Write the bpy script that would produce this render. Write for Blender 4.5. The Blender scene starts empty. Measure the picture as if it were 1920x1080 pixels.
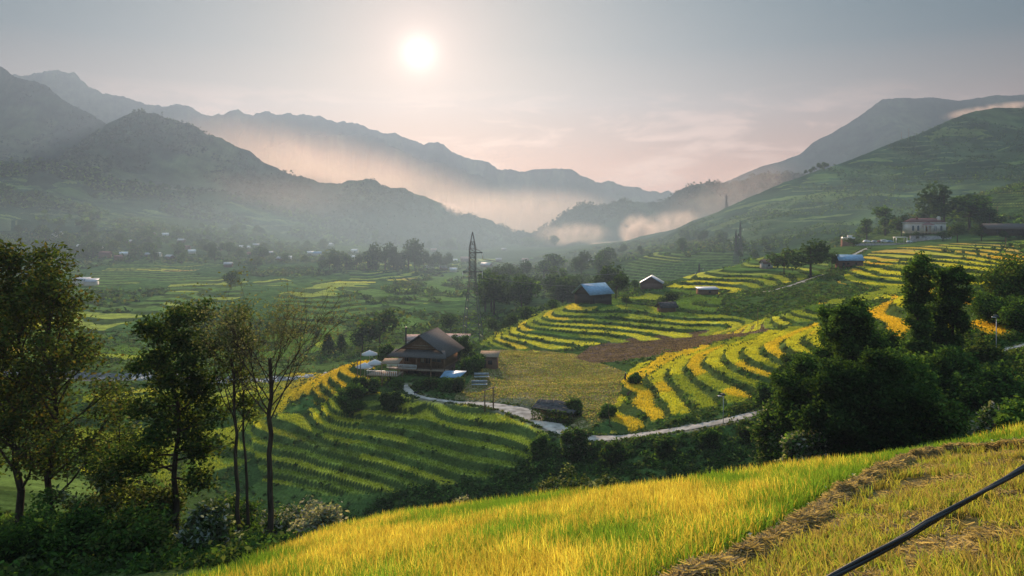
import bpy, math, random
import numpy as np
from mathutils import Vector, Matrix
sc = bpy.context.scene
F = 1493.0                      # focal length in photograph pixels
HZ = 400.0                      # eye level row of the photograph
# ---------------------------------------------------------------- camera
cam = bpy.data.cameras.new('camera'); cam.sensor_width = 36.0; cam.lens = 36.0*F/1920
cam.shift_y = -(540-HZ)/1920; cam.clip_start = 0.2; cam.clip_end = 30000
co = bpy.data.objects.new('camera', cam); sc.collection.objects.link(co)
co.location = (0, 0, 0); co.rotation_euler = (math.radians(90), 0, 0); sc.camera = co
sc.cycles.use_denoising = True
try: sc.cycles.denoiser = 'OPENIMAGEDENOISE'
except Exception: pass
sc.cycles.max_bounces = 6; sc.cycles.diffuse_bounces = 2; sc.cycles.transmission_bounces = 4
sc.cycles.volume_bounces = 0; sc.cycles.transparent_max_bounces = 8; sc.cycles.use_adaptive_sampling = True
sc.cycles.volume_step_rate = 1.0; sc.cycles.volume_max_steps = 256
# ---------------------------------------------------------------- light
SUN = Vector(((785-960)/F, 1.0, (HZ-100)/F)).normalized()
ELEV = math.asin(SUN.z); AZ = math.atan2(SUN.x, SUN.y)
sl = bpy.data.lights.new('sun', 'SUN'); sl.energy = 5.0; sl.angle = math.radians(0.6); sl.color = (1.0, 0.73, 0.52)
so = bpy.data.objects.new('sun', sl); sc.collection.objects.link(so)
LAMP = Vector((SUN.x, SUN.y, math.tan(math.radians(14))*math.hypot(SUN.x, SUN.y)))
so.rotation_euler = (-LAMP).to_track_quat('-Z', 'Y').to_euler(); so.location = (0, 0, 60)
sc.view_settings.view_transform = 'Standard'; sc.view_settings.look = 'None'
sc.view_settings.exposure = 1.37; sc.view_settings.gamma = 1.0
HAZE_D, HAZE_C, HAZE_G = 0.00029, (0.185, 0.262, 0.37), 0.50

def build_world():
    w = bpy.data.worlds.new('World'); sc.world = w; w.use_nodes = True
    nt = w.node_tree; N = nt.nodes; L = nt.links; N.clear()
    def nd(t, **k):
        n = N.new(t)
        for a, b in k.items(): setattr(n, a, b)
        return n
    def mth(op, a, b=None, clamp=False):
        n = nd('ShaderNodeMath', operation=op, use_clamp=clamp)
        for i, v in enumerate((a, b)):
            if v is None: continue
            if isinstance(v, (int, float)): n.inputs[i].default_value = v
            else: L.new(v, n.inputs[i])
        return n.outputs[0]
    sky = nd('ShaderNodeTexSky', sky_type='NISHITA'); sky.sun_disc = False
    sky.sun_elevation = ELEV; sky.sun_rotation = AZ; sky.air_density = 1.2; sky.dust_density = 3.0
    bsky = nd('ShaderNodeBackground'); L.new(sky.outputs[0], bsky.inputs[0]); bsky.inputs[1].default_value = 0.003
    tc = nd('ShaderNodeTexCoord'); d = nd('ShaderNodeVectorMath', operation='NORMALIZE'); L.new(tc.outputs['Generated'], d.inputs[0])
    sep = nd('ShaderNodeSeparateXYZ'); L.new(d.outputs[0], sep.inputs[0])
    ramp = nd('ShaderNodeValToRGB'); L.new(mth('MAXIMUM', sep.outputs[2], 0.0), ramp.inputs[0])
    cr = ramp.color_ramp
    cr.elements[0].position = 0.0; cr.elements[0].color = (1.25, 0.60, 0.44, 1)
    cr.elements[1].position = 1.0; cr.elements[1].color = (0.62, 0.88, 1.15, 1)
    for p, c in ((0.05, (1.0, 0.48, 0.31)), (0.10, (0.58, 0.32, 0.23)), (0.15, (0.23, 0.18, 0.165)), (0.20, (0.04, 0.095, 0.13)), (.27, (.0, .08, .13)), (.45, (.14, .27, .37)), (.7, (.40, .62, .82))):  # upper stops, above the view, brightened as added blue fill for shaded ground
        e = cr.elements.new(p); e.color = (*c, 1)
    # clouds: long low wisps
    mp = nd('ShaderNodeMapping'); L.new(d.outputs[0], mp.inputs[0]); mp.inputs['Scale'].default_value = (7, 7, 30)
    nz = nd('ShaderNodeTexNoise'); L.new(mp.outputs[0], nz.inputs[0]); nz.inputs['Scale'].default_value = 1.0
    nz.inputs['Detail'].default_value = 7; nz.inputs['Roughness'].default_value = 0.6; nz.inputs['Distortion'].default_value = 0.4
    cm = nd('ShaderNodeMapRange'); L.new(nz.outputs[0], cm.inputs[0]); cm.inputs[1].default_value = 0.47; cm.inputs[2].default_value = 0.64
    cm.interpolation_type = 'SMOOTHSTEP'
    # wisps live in a low belt, stronger to the left
    bl = nd('ShaderNodeMapRange'); L.new(sep.outputs[2], bl.inputs[0]); bl.inputs[1].default_value = 0.155; bl.inputs[2].default_value = 0.09
    cmask = mth('MULTIPLY', mth('MULTIPLY', cm.outputs[0], bl.outputs[0]), 0.75)
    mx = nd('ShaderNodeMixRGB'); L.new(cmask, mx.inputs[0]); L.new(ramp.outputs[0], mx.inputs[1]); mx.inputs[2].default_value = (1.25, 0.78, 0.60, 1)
    # halo round the sun
    dt = nd('ShaderNodeVectorMath', operation='DOT_PRODUCT'); L.new(d.outputs[0], dt.inputs[0]); dt.inputs[1].default_value = SUN
    ang = mth('ARCCOSINE', mth('MINIMUM', dt.outputs['Value'], 0.9999999))
    def lobe(s, a):
        return mth('MULTIPLY', mth('EXPONENT', mth('MULTIPLY', mth('POWER', mth('DIVIDE', ang, s), 2.0), -1.0)), a)
    g1 = lobe(0.019, 0.9); g2 = lobe(0.040, 0.34); g3 = lobe(0.095, 0.26); g4 = lobe(0.26, 0.12)
    def tint(v, c):
        n = nd('ShaderNodeVectorMath', operation='SCALE'); n.inputs[0].default_value = c; L.new(v, n.inputs['Scale']); return n.outputs[0]
    def add(a, b):
        n = nd('ShaderNodeVectorMath', operation='ADD'); L.new(a, n.inputs[0]); L.new(b, n.inputs[1]); return n.outputs[0]
    tot = add(add(tint(g1, (1, .90, .80)), tint(g2, (1, .68, .55))), add(tint(g3, (1, .55, .46)), tint(g4, (1, .50, .46))))
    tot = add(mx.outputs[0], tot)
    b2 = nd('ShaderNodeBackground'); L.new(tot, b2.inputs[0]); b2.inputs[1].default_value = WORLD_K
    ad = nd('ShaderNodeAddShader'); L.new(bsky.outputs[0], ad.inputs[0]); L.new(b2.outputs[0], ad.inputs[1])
    out = nd('ShaderNodeOutputWorld'); L.new(ad.outputs[0], out.inputs[0])
WORLD_K = 0.44
build_world()

# ---------------------------------------------------------------- helpers
rng = np.random.default_rng(7); random.seed(7)
def P(px, py, D): return ((px-960)/F*D, D, -(py-HZ)/F*D)
def sstep(e0, e1, v):
    t = np.clip((v-e0)/(e1-e0), 0, 1); return t*t*(3-2*t)
def hash2(ix, iy, s=0):
    h = (ix.astype(np.int64)*374761393 + iy.astype(np.int64)*668265263 + s*1442695041) & 0x7fffffff
    h = ((h ^ (h >> 13))*1274126177) & 0x7fffffff
    return ((h ^ (h >> 16)) & 0xffff)/65535.0
def vnoise(x, y, s=0):
    ix = np.floor(x); iy = np.floor(y); fx = x-ix; fy = y-iy
    fx = fx*fx*(3-2*fx); fy = fy*fy*(3-2*fy); ix = ix.astype(np.int64); iy = iy.astype(np.int64)
    a = hash2(ix, iy, s); b = hash2(ix+1, iy, s); c = hash2(ix, iy+1, s); d = hash2(ix+1, iy+1, s)
    return (a*(1-fx)+b*fx)*(1-fy)+(c*(1-fx)+d*fx)*fy
def fbm(x, y, oct=4, s=0, g=0.5):
    v = 0; a = 1; t = 0
    for o in range(oct):
        v = v + a*(vnoise(x, y, s+o)-.5); t += a; a *= g; x = x*2.03+17.1; y = y*2.03+9.7
    return v/t*2                  # about -1..1
def inpoly(px, py, poly):
    r = np.zeros(px.shape, bool); n = len(poly)
    for i in range(n):
        x1, y1 = poly[i]; x2, y2 = poly[(i+1) % n]
        if y1 == y2: continue
        c = ((y1 > py) != (y2 > py)) & (px < (x2-x1)*(py-y1)/(y2-y1)+x1); r ^= c
    return r
COL = sc.collection
def tag(o, label=None, cat=None, group=None, kind=None):
    if label: o['label'] = label
    if cat: o['category'] = cat
    if group: o['group'] = group
    if kind: o['kind'] = kind
    return o
def mkmesh(name, verts, quads=None, tris=None, mat=None, parent=None, col=None, smooth=False):
    me = bpy.data.meshes.new(name); verts = np.asarray(verts, np.float32)
    nq = 0 if quads is None else len(quads); ntr = 0 if tris is None else len(tris)
    me.vertices.add(len(verts)); me.vertices.foreach_set('co', verts.ravel())
    idx = []; st = []
    if nq: idx.append(np.asarray(quads, np.int32).ravel()); st.append(np.arange(nq, dtype=np.int32)*4)
    if ntr: idx.append(np.asarray(tris, np.int32).ravel()); st.append(nq*4+np.arange(ntr, dtype=np.int32)*3)
    idx = np.concatenate(idx); st = np.concatenate(st)
    me.loops.add(len(idx)); me.loops.foreach_set('vertex_index', idx)
    me.polygons.add(nq+ntr); me.polygons.foreach_set('loop_start', st)
    me.update(calc_edges=True)
    if smooth: me.polygons.foreach_set('use_smooth', np.ones(nq+ntr, bool))
    if col is not None:
        at = me.color_attributes.new('col', 'FLOAT_COLOR', 'POINT')
        c4 = np.ones((len(verts), 4), np.float32); c4[:, :3] = col; at.data.foreach_set('color', c4.ravel())
    if mat: me.materials.append(mat)
    o = bpy.data.objects.new(name, me); COL.objects.link(o)
    if parent: o.parent = parent
    return o
def grid_quads(nr, nc):
    i = np.arange(nr-1)[:, None]*nc+np.arange(nc-1)[None, :]; i = i.ravel()
    return np.stack([i, i+1, i+nc+1, i+nc], 1)
def empty(name, loc=(0, 0, 0), rz=0, **k):
    o = bpy.data.objects.new(name, None); COL.objects.link(o); o.location = loc; o.rotation_euler = (0, 0, rz); o.empty_display_size = .5
    return tag(o, **k)

# ---------------------------------------------------------------- materials
def new_mat(name):
    m = bpy.data.materials.new(name); m.use_nodes = True; nt = m.node_tree; nt.nodes.clear(); return m, nt, nt.nodes, nt.links
def mat_attr(name, rough=0.95, nscale=(0.3, 3.0), nvar=0.5, bump=0.3, bscale=2.0, transl=0.0, spec=0.0, bdist=0.3):
    """base colour from the mesh's own paint, broken up by world-space noise"""
    m, nt, N, L = new_mat(name)
    at = N.new('ShaderNodeAttribute'); at.attribute_name = 'col'
    tc = N.new('ShaderNodeTexCoord')
    mul = None; prev = at.outputs['Color']
    for i, s in enumerate(nscale):
        n = N.new('ShaderNodeTexNoise'); n.inputs['Scale'].default_value = s; n.inputs['Detail'].default_value = 5; L.new(tc.outputs['Object'], n.inputs[0])
        mr = N.new('ShaderNodeMapRange'); mr.inputs[1].default_value = .3; mr.inputs[2].default_value = .7; mr.inputs[3].default_value = 1-nvar; mr.inputs[4].default_value = 1+nvar
        L.new(n.outputs[0], mr.inputs[0])
        v = N.new('ShaderNodeVectorMath'); v.operation = 'SCALE'; L.new(prev, v.inputs[0]); L.new(mr.outputs[0], v.inputs['Scale']); prev = v.outputs[0]
    b = N.new('ShaderNodeBsdfPrincipled'); L.new(prev, b.inputs['Base Color']); b.inputs['Roughness'].default_value = rough; b.inputs['Specular IOR Level'].default_value = spec
    if bump:
        n = N.new('ShaderNodeTexNoise'); n.inputs['Scale'].default_value = bscale; n.inputs['Detail'].default_value = 6; L.new(tc.outputs['Object'], n.inputs[0])
        bp = N.new('ShaderNodeBump'); bp.inputs['Strength'].default_value = bump; bp.inputs['Distance'].default_value = bdist; L.new(n.outputs[0], bp.inputs['Height']); L.new(bp.outputs[0], b.inputs['Normal'])
    out = N.new('ShaderNodeOutputMaterial'); sh = b.outputs[0]
    if transl:
        t = N.new('ShaderNodeBsdfTranslucent'); L.new(prev, t.inputs[0]); mx = N.new('ShaderNodeMixShader'); mx.inputs[0].default_value = transl
        L.new(sh, mx.inputs[1]); L.new(t.outputs[0], mx.inputs[2]); sh = mx.outputs[0]
    L.new(sh, out.inputs[0]); return m
def mat_leaf(name, transl=0.45, gain=1.0, rough=0.8, spec=0.0):
    m, nt, N, L = new_mat(name)
    at = N.new('ShaderNodeAttribute'); at.attribute_name = 'col'
    g = N.new('ShaderNodeVectorMath'); g.operation = 'SCALE'; L.new(at.outputs['Color'], g.inputs[0]); g.inputs['Scale'].default_value = gain
    b = N.new('ShaderNodeBsdfPrincipled'); L.new(g.outputs[0], b.inputs['Base Color']); b.inputs['Roughness'].default_value = rough; b.inputs['Specular IOR Level'].default_value = spec
    t = N.new('ShaderNodeBsdfTranslucent'); tm = N.new('ShaderNodeVectorMath'); tm.operation = 'MULTIPLY'; L.new(g.outputs[0], tm.inputs[0]); tm.inputs[1].default_value = (1.35, 1.4, .6); L.new(tm.outputs[0], t.inputs[0])
    mx = N.new('ShaderNodeMixShader'); mx.inputs[0].default_value = transl; L.new(b.outputs[0], mx.inputs[1]); L.new(t.outputs[0], mx.inputs[2])
    out = N.new('ShaderNodeOutputMaterial'); L.new(mx.outputs[0], out.inputs[0]); return m
def mat_flat(name, c, rough=0.7, nvar=0.25, scale=3.0, metal=0.0, stretch=(1, 1, 1), bump=0.2, c2=None, bdist=0.05):
    m, nt, N, L = new_mat(name)
    tc = N.new('ShaderNodeTexCoord'); mp = N.new('ShaderNodeMapping'); mp.inputs['Scale'].default_value = stretch; L.new(tc.outputs['Object'], mp.inputs[0])
    n = N.new('ShaderNodeTexNoise'); n.inputs['Scale'].default_value = scale; n.inputs['Detail'].default_value = 6; L.new(mp.outputs[0], n.inputs[0])
    r = N.new('ShaderNodeValToRGB'); L.new(n.outputs[0], r.inputs[0]); r.color_ramp.elements[0].position = .3; r.color_ramp.elements[1].position = .7
    a = [max(0, x*(1-nvar)) for x in c]; bb = [min(1, x*(1+nvar)) for x in (c2 or c)]
    r.color_ramp.elements[0].color = (*a, 1); r.color_ramp.elements[1].color = (*bb, 1)
    b = N.new('ShaderNodeBsdfPrincipled'); L.new(r.outputs[0], b.inputs['Base Color']); b.inputs['Specular IOR Level'].default_value = (.0 if metal == 0 and rough > .65 else .3); b.inputs['Roughness'].default_value = rough; b.inputs['Metallic'].default_value = metal
    if bump:
        bp = N.new('ShaderNodeBump'); bp.inputs['Strength'].default_value = bump; bp.inputs['Distance'].default_value = bdist; L.new(n.outputs[0], bp.inputs['Height']); L.new(bp.outputs[0], b.inputs['Normal'])
    out = N.new('ShaderNodeOutputMaterial'); L.new(b.outputs[0], out.inputs[0]); return m
M_GROUND = mat_attr('ground_cover', nscale=(0.25, 2.5), nvar=0.35, bump=0.6, bscale=1.6, transl=0.0, bdist=0.5)
M_MOUNT = mat_attr('forested_slope', nscale=(0.004, 0.03), nvar=0.35, bump=0.8, bscale=0.05, bdist=6.0)
M_LEAF = mat_leaf('leaf', gain=.82); M_RICE = mat_leaf('rice_blade', transl=0.5, gain=1.0)
M_BARK = mat_flat('bark', (0.06, 0.045, 0.035), 0.9, 0.5, 6, stretch=(1, 1, .2))
# ---------------------------------------------------------------- terrain surface
A0, BX, CY = -2.79, .1455, -.2914        # the near slope the photographer stands on
def plane(x, y): return A0+BX*x+CY*y
EDGE = np.array([(-900, 22), (100, 20), (320, 21), (420, 23), (500, 26), (620, 33), (720, 36), (860, 35.5), (1000, 34.5), (1100, 33), (1250, 31.5), (1440, 31),
                 (1560, 31), (1620, 31.5), (1660, 32.3), (1720, 33), (1800, 33.4), (1870, 33.6), (1920, 33.8), (2800, 34)], float)
CP = [  # photograph column, row, distance: where the open land lies
 (-350,1080,42),(-100,1060,42),(60,1015,44),(200,1030,42),(340,1040,40),(505,1022,42),(620,1035,45),(800,1020,48),(1000,1000,50),(1200,985,50),(1400,960,48),(1600,920,46),(1750,890,44),(1920,860,44),(2200,800,44),(2600,760,44),
 (-300,900,90),(2400,640,90),(1600,860,70),(1750,820,68),(1900,790,68),(2200,740,66),(2600,690,66),(1550,815,92),(1700,770,90),(1850,730,90),(2000,695,90),(1520,765,103),(1700,722,100),(1850,685,98),(1950,660,97),(2300,610,100),
 # road line
 (757,716,150),(765,735,145),(790,742,142),(850,752,139),(905,760,137),(960,767,134),(1010,787,128),(1050,805,122),(1100,823,118),(1180,816,116),(1260,804,114),(1330,794,113),(1430,772,112),(1500,752,111),(1700,700,108),(1820,672,106),(1920,652,104),(2100,615,104),
 (650,735,148),(700,728,150),
 (650,690,165),(620,700,180),(700,680,168),(760,690,165),(840,700,160),(910,705,160),(860,735,148),(1000,740,142),(1080,762,134),(1150,780,126),(1000,700,168),(950,665,195),(1080,690,178),(1150,705,165),
 (1050,660,205),(1130,660,200),(1250,634,212),(1350,618,220),(1420,606,218),
 (1170,745,138),(1180,712,150),(1240,694,155),(1300,674,157),(1380,655,159),(1460,638,161),(1530,620,164),(1200,790,122),(1320,765,121),(1420,740,124),(1300,715,138),(1420,680,140),(1520,655,140),(1520,720,122),
 (1600,650,135),(1650,612,150),(1590,600,180),(1700,650,118),(1800,610,125),(1900,595,125),(1850,645,108),(1760,540,170),(1900,525,170),(1980,500,170),(2300,470,170),(1900,560,150),(1660,575,175),
 (1480,585,205),(1560,560,225),(1660,555,225),(1780,540,240),(1900,530,240),(2300,460,240),
 (915,642,232),(900,672,215),(960,615,248),(1010,592,258),(1060,575,265),(1105,566,270),(1160,575,262),(1200,560,285),(1130,610,232),(1000,640,222),(1240,600,235),(1340,600,232),(1420,590,235),(1300,570,262),(1222,538,325),(1280,545,310),(1350,548,300),(1420,545,290),(1500,540,275),
 (1300,516,370),(1400,492,400),(1450,478,430),(1480,505,360),(1560,508,330),(1590,500,335),(1640,480,380),(1700,467,420),(1800,458,425),(1900,454,425),(2200,420,420),(1650,510,300),(1800,490,330),(1900,480,330),(2200,450,330),
 (1590,462,470),(1640,459,480),(1700,452,480),(1740,438,490),(1800,440,490),(1900,432,480),(2200,400,480),(1900,375,600),(1800,380,640),(1960,350,620),(2200,310,640),(1650,430,600),(1550,455,560),
 # beyond the crests: lower ground again
 (885,648,262),(870,668,235),(930,640,275),(860,640,290),(950,600,330),(1040,580,380),(1150,575,400),(1240,560,410),(1320,540,440),(1420,515,480),(1500,490,520),(1560,470,620),
 (1000,560,450),(1080,545,520),(1150,520,560),(1250,495,570),(1400,478,600),(1200,480,650),(1340,462,680),(1440,448,720),(1540,440,720),(1620,430,760),(1100,500,700),(1000,500,800),(1000,470,1200),(1150,460,1000),(1300,440,950),(1450,420,900),(1600,400,900),(1800,370,850),(1950,340,850),(2300,280,850),
 # river and the valley floor on the left
 (560,735,175),(620,712,190),(430,760,170),(300,745,175),(100,735,180),(-300,730,190),(300,712,225),(450,708,230),(600,700,232),(700,685,240),(780,665,250),(820,650,270),(100,700,230),(-300,690,240),
 (300,660,290),(500,655,300),(650,640,310),(760,625,320),(850,610,340),(100,650,300),(-300,640,300),(150,610,360),(400,605,370),(600,600,380),(740,598,380),(860,580,420),
 (150,565,450),(400,560,460),(640,560,460),(800,550,500),(930,540,560),(-300,560,450),(0,530,560),(150,528,560),(330,530,560),(500,528,580),(700,520,640),(880,510,760),(960,500,900),
 (0,495,660),(160,495,680),(350,492,700),(520,492,730),(700,490,800),(820,486,900),(940,482,1100),(-300,490,650),
 (0,440,820),(150,440,850),(330,448,880),(500,462,930),(650,468,1000),(800,470,1200),(950,462,1600),(1050,462,1900),(1200,452,1500),(-300,420,820),
 (0,400,960),(180,400,1000),(330,415,1050),(480,432,1100),(600,446,1200),(760,458,1500),(900,452,2200),(1000,448,2800),(1100,446,2800),(1300,430,2000),(1600,390,1500),(1900,330,1300),(2300,200,1300),(-300,350,1000),
 (0,360,1200),(300,390,1300),(600,430,1600),(-300,300,1300),(600,430,3200),(1000,438,3600),(1500,410,3200),(0,380,2500),(2200,300,2600)]
CPZ = [  # column, distance, height
 (600,150,-37),(600,138,-38.5),(600,130,-41),(600,122,-44.5),(600,108,-46),(500,150,-39),(500,138,-41),(500,128,-44),(500,113,-46),
 (700,139,-36),(700,130,-38.5),(700,121,-41.5),(700,114,-44.5),(700,103,-46),(800,139,-34.8),(800,130,-36.6),(800,121,-38.8),(800,113,-41.6),(800,105,-44.5),(800,97,-45.5),
 (900,130,-35),(900,121,-37),(900,112,-39.8),(900,104,-43),(900,96,-45),(980,124,-34.8),(980,117,-36.8),(980,108,-40),(980,99,-43.5),(1040,115,-35),(1040,108,-38),(1040,99,-42),
 (800,88,-43),(800,70,-33),(800,56,-24),(600,88,-42),(600,70,-33),(600,56,-24),(1000,88,-41.5),(1000,70,-32),(1000,56,-23),
 (420,56,-22.5),(420,72,-31),(420,90,-38),(420,112,-42),(420,138,-42.5),(420,165,-43.5),(300,56,-22.5),(300,72,-29),(300,95,-36),(300,115,-40),(300,140,-42),(300,180,-45),
 (100,58,-22.5),(100,75,-28),(100,95,-33),(100,120,-38),(100,150,-41.5),(100,190,-45),(-300,60,-24),(-300,120,-36),(-300,170,-42),
 (1150,107,-34.8),(1150,98,-37),(1150,88,-38),(1150,72,-31),(1150,56,-22),(1300,104,-32.8),(1300,95,-34.5),(1300,80,-32),(1300,60,-22.5),(1450,102,-30),(1450,90,-30.2),(1450,70,-24.5)]
cp = np.array(CP, float); CZ = -(cp[:, 1]-HZ)/F*cp[:, 2]
cpz = np.array(CPZ, float); CZ = np.r_[CZ, cpz[:, 2]]; cp = np.r_[cp, np.c_[cpz[:, 0], HZ-F*cpz[:, 2]/cpz[:, 1], cpz[:, 1]]]
CU = (cp[:, 0]-960)/F*2.0; CV = np.log(cp[:, 2])*1.6
def tps_fit():
    n = len(CU); d2 = (CU[:, None]-CU)**2+(CV[:, None]-CV)**2
    K = .5*d2*np.log(d2+1e-12); K[np.diag_indices(n)] = 2e-4
    Pm = np.stack([np.ones(n), CU, CV], 1); A = np.zeros((n+3, n+3)); A[:n, :n] = K; A[:n, n:] = Pm; A[n:, :n] = Pm.T
    return np.linalg.solve(A, np.concatenate([CZ/cp[:, 2]*100, np.zeros(3)]))
TW = tps_fit()
def tps(x, y):
    u = x/y*2.0; v = np.log(y)*1.6; out = np.empty(u.shape); n = len(CU)
    for i in range(0, len(u), 40000):
        uu = u[i:i+40000]; vv = v[i:i+40000]
        d2 = (uu[:, None]-CU)**2+(vv[:, None]-CV)**2
        out[i:i+40000] = (.5*d2*np.log(d2+1e-12))@TW[:n]+TW[n]+TW[n+1]*uu+TW[n+2]*vv
    return out*y/100
def edge_at(x, y):
    px = 960+F*x/np.maximum(y, 5); return np.interp(px, EDGE[:, 0], EDGE[:, 1])
def macro(x, y):
    """smooth land surface, metres, eye level = 0"""
    x = np.asarray(x, float).ravel(); y = np.asarray(y, float).ravel()
    z = plane(x, y); e = edge_at(x, y); far = y > 18
    if far.any():
        xx = x[far]; yy = y[far]; t = tps(np.clip(xx, -1.35*yy, 1.35*yy), yy); ee = e[far]
        w = sstep(0.3, 9.0, yy-ee); z[far] = z[far]*(1-w)+t*w
        z[far] -= 1.2*sstep(0, 1.2, yy-ee)*(1-sstep(3, 9, yy-ee))
    lim = (y > 45)                                         # natural lumps, growing with distance
    z += np.where(lim, fbm(x/23, y/23, 3, 5)*np.clip((y-45)/80, 0, 1)*.5+fbm(x/90, y/90, 3, 9)*np.clip((y-300)/900, 0, 1)*2.0, 0)
    return z
# roads: polylines draped on the land, width in metres
def road_pts(l): return np.array([((a-960)/F*c, c, -(b-HZ)/F*c, w) for a, b, c, w in l])
ROADS = {
 'road': road_pts([(757,716,150,2.0),(765,735,145,1.6),(790,742,142,1.3),(850,752,139,1.4),(905,760,137,2.4),(945,764,135,4.0),(985,775,131.5,4.6),(1020,792,127,4.6),(1050,805,122,3.0),(1100,823,118,3.0),(1180,816,116,2.3),(1260,804,114,2.3),(1330,794,113,2.3),(1430,772,112,2.3),(1500,752,111,2.3),(1700,700,108,2.3),(1820,672,106,2.3),(1920,652,104,2.3),(2100,615,104,2.3)]),
 'path': road_pts([(1360,553,292,1.6),(1400,546,288,1.6),(1450,532,283,1.6),(1500,520,300,1.5),(1545,510,320,1.5)]),
 'dirt_track': road_pts([(1598,478,385,2.4),(1606,473,395,2.4),(1618,467,410,2.0),(1628,463,425,1.6)]),
}
def dense(pts, step=0.6):
    d = np.r_[0, np.cumsum(np.hypot(*np.diff(pts[:, :2], axis=0).T))]; n = max(3, int(d[-1]/step)); t = np.linspace(0, d[-1], n)
    q = np.stack([np.interp(t, d, pts[:, k]) for k in range(4)], 1)
    k = 9; ker = np.ones(k)/k
    for c in range(4):
        if len(q) > 2*k: q[:, c] = np.convolve(np.pad(q[:, c], k//2, mode='edge'), ker, 'valid')
    return q
ROADQ = {k: dense(v) for k, v in ROADS.items()}
for k, q in ROADQ.items(): q[:, 2] = np.convolve(np.pad(macro(q[:, 0], q[:, 1]), 10, mode='edge'), np.ones(21)/21, 'valid')
def road_blend(x, y, z, grow=1.0):
    cover = np.zeros(len(x))
    for q in ROADQ.values():
        m = (x > q[:, 0].min()-12) & (x < q[:, 0].max()+12) & (y > q[:, 1].min()-12) & (y < q[:, 1].max()+12)
        if not m.any(): continue
        ii = np.nonzero(m)[0]
        for s in range(0, len(ii), 20000):
            j = ii[s:s+20000]; d2 = (x[j][:, None]-q[:, 0])**2+(y[j][:, None]-q[:, 1])**2; k = d2.argmin(1); d = np.sqrt(d2[np.arange(len(j)), k])
            w = 1-sstep(q[k, 3]*.5+.3, q[k, 3]*.5+3.2, d); z[j] = z[j]*(1-w)+(q[k, 2]-.03)*w
            cover[j] = np.maximum(cover[j], 1-sstep(q[k, 3]*.5+.2, q[k, 3]*.5+1.4, d))
    return z, cover
GOLD = (0.64, 0.40, 0.04); YEL = (0.50, 0.45, 0.05); YGR = (0.26, 0.29, 0.045); GRN = (0.10, 0.165, 0.035); RIS = (0.055, 0.08, 0.02); SHR = (0.055, 0.10, 0.025)
BRN = (0.17, 0.105, 0.085); STB = (0.27, 0.225, 0.075); ORG = (0.50, 0.33, 0.08); PAL = (0.5, 0.38, 0.13)
# region: polygon in the photograph, nearest and farthest distance, step height, riser share, crop colours with weights, tuft density class
REG = [
 ('A', [(540,760),(640,732),(720,738),(770,742),(905,764),(960,772),(1010,795),(1035,820),(1030,850),(965,880),(900,905),(800,915),(700,925),(600,925),(500,900),(480,800)], 98, 152, 1.05, .36, [(YGR,4),(YEL,5),((.20,.22,.04),1)]),
 ('B', [(1150,775),(1165,720),(1185,690),(1300,640),(1420,612),(1530,590),(1545,680),(1440,745),(1330,765),(1240,785),(1190,810),(1150,810)], 112, 182, .85, .32, [(YEL,6),((.60,.42,.045),4),(YGR,2)]),
 ('H', [(1590,600),(1700,545),(1930,520),(2100,500),(2100,600),(1930,625),(1800,640),(1640,640)], 108, 205, 1.9, .42, [(GOLD,5),(YEL,2),(GRN,1)]),
 ('E', [(905,645),(960,610),(1010,588),(1060,570),(1200,556),(1230,541),(1370,544),(1345,585),(1430,600),(1545,570),(1535,612),(1420,622),(1130,645),(1010,660)], 188, 335, .72, .27, [(YGR,4),(YEL,4),((.56,.42,.05),1),(GRN,2)]),
 ('F', [(1240,545),(1300,512),(1450,472),(1560,480),(1540,520),(1370,550)], 280, 450, .9, .27, [(GRN,4),(YGR,4),(YEL,1)]),
 ('G', [(1500,605),(1540,570),(1650,545),(1570,530),(1620,485),(1640,472),(1700,463),(1900,448),(2300,410),(2300,520),(1900,545),(1850,565),(1700,575),(1640,565),(1560,600)], 206, 432, .72, .26, [(GOLD,4),((.56,.36,.07),3),(YEL,4),(YGR,2)]),
 ('I', [(1130,520),(1150,505),(1230,473),(1440,468),(1430,500),(1300,540),(1240,565),(1130,560)], 430, 700, 1.3, .35, [(GRN,4),(YGR,1)]),
 ('J', [(-700,486),(300,486),(450,500),(700,488),(930,484),(910,560),(860,600),(700,640),(560,668),(-700,690)], 262, 1100, .8, .34, [(GRN,9),(YGR,3),(YEL,1),(ORG,1)]),
 ('K', [(1780,395),(1900,350),(2100,300),(2100,390),(1900,402)], 520, 700, 2.2, .4, [(GRN,3),(YGR,2)]),
 ('L', [(180,720),(430,700),(560,690),(690,672),(690,700),(660,730),(560,770),(500,850),(420,900),(240,960),(120,860)], 84, 235, 1.1, .35, [(YGR,4),(GRN,3),(YEL,1)]),
]
BROWNP = [(1080,670),(1110,650),(1180,634),(1260,626),(1440,606),(1450,640),(1300,680),(1180,700)]
STUBP = [(840,745),(880,715),(930,655),(1000,655),(1090,665),(1172,697),(1168,720),(1140,790),(1100,806),(1050,790),(1005,762),(905,756)]
def pick(h, pal):
    w = np.cumsum([p[1] for p in pal], dtype=float); w /= w[-1]; i = np.searchsorted(w, h*.9999); c = np.array([p[0] for p in pal]); return c[np.clip(i, 0, len(c)-1)]
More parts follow.
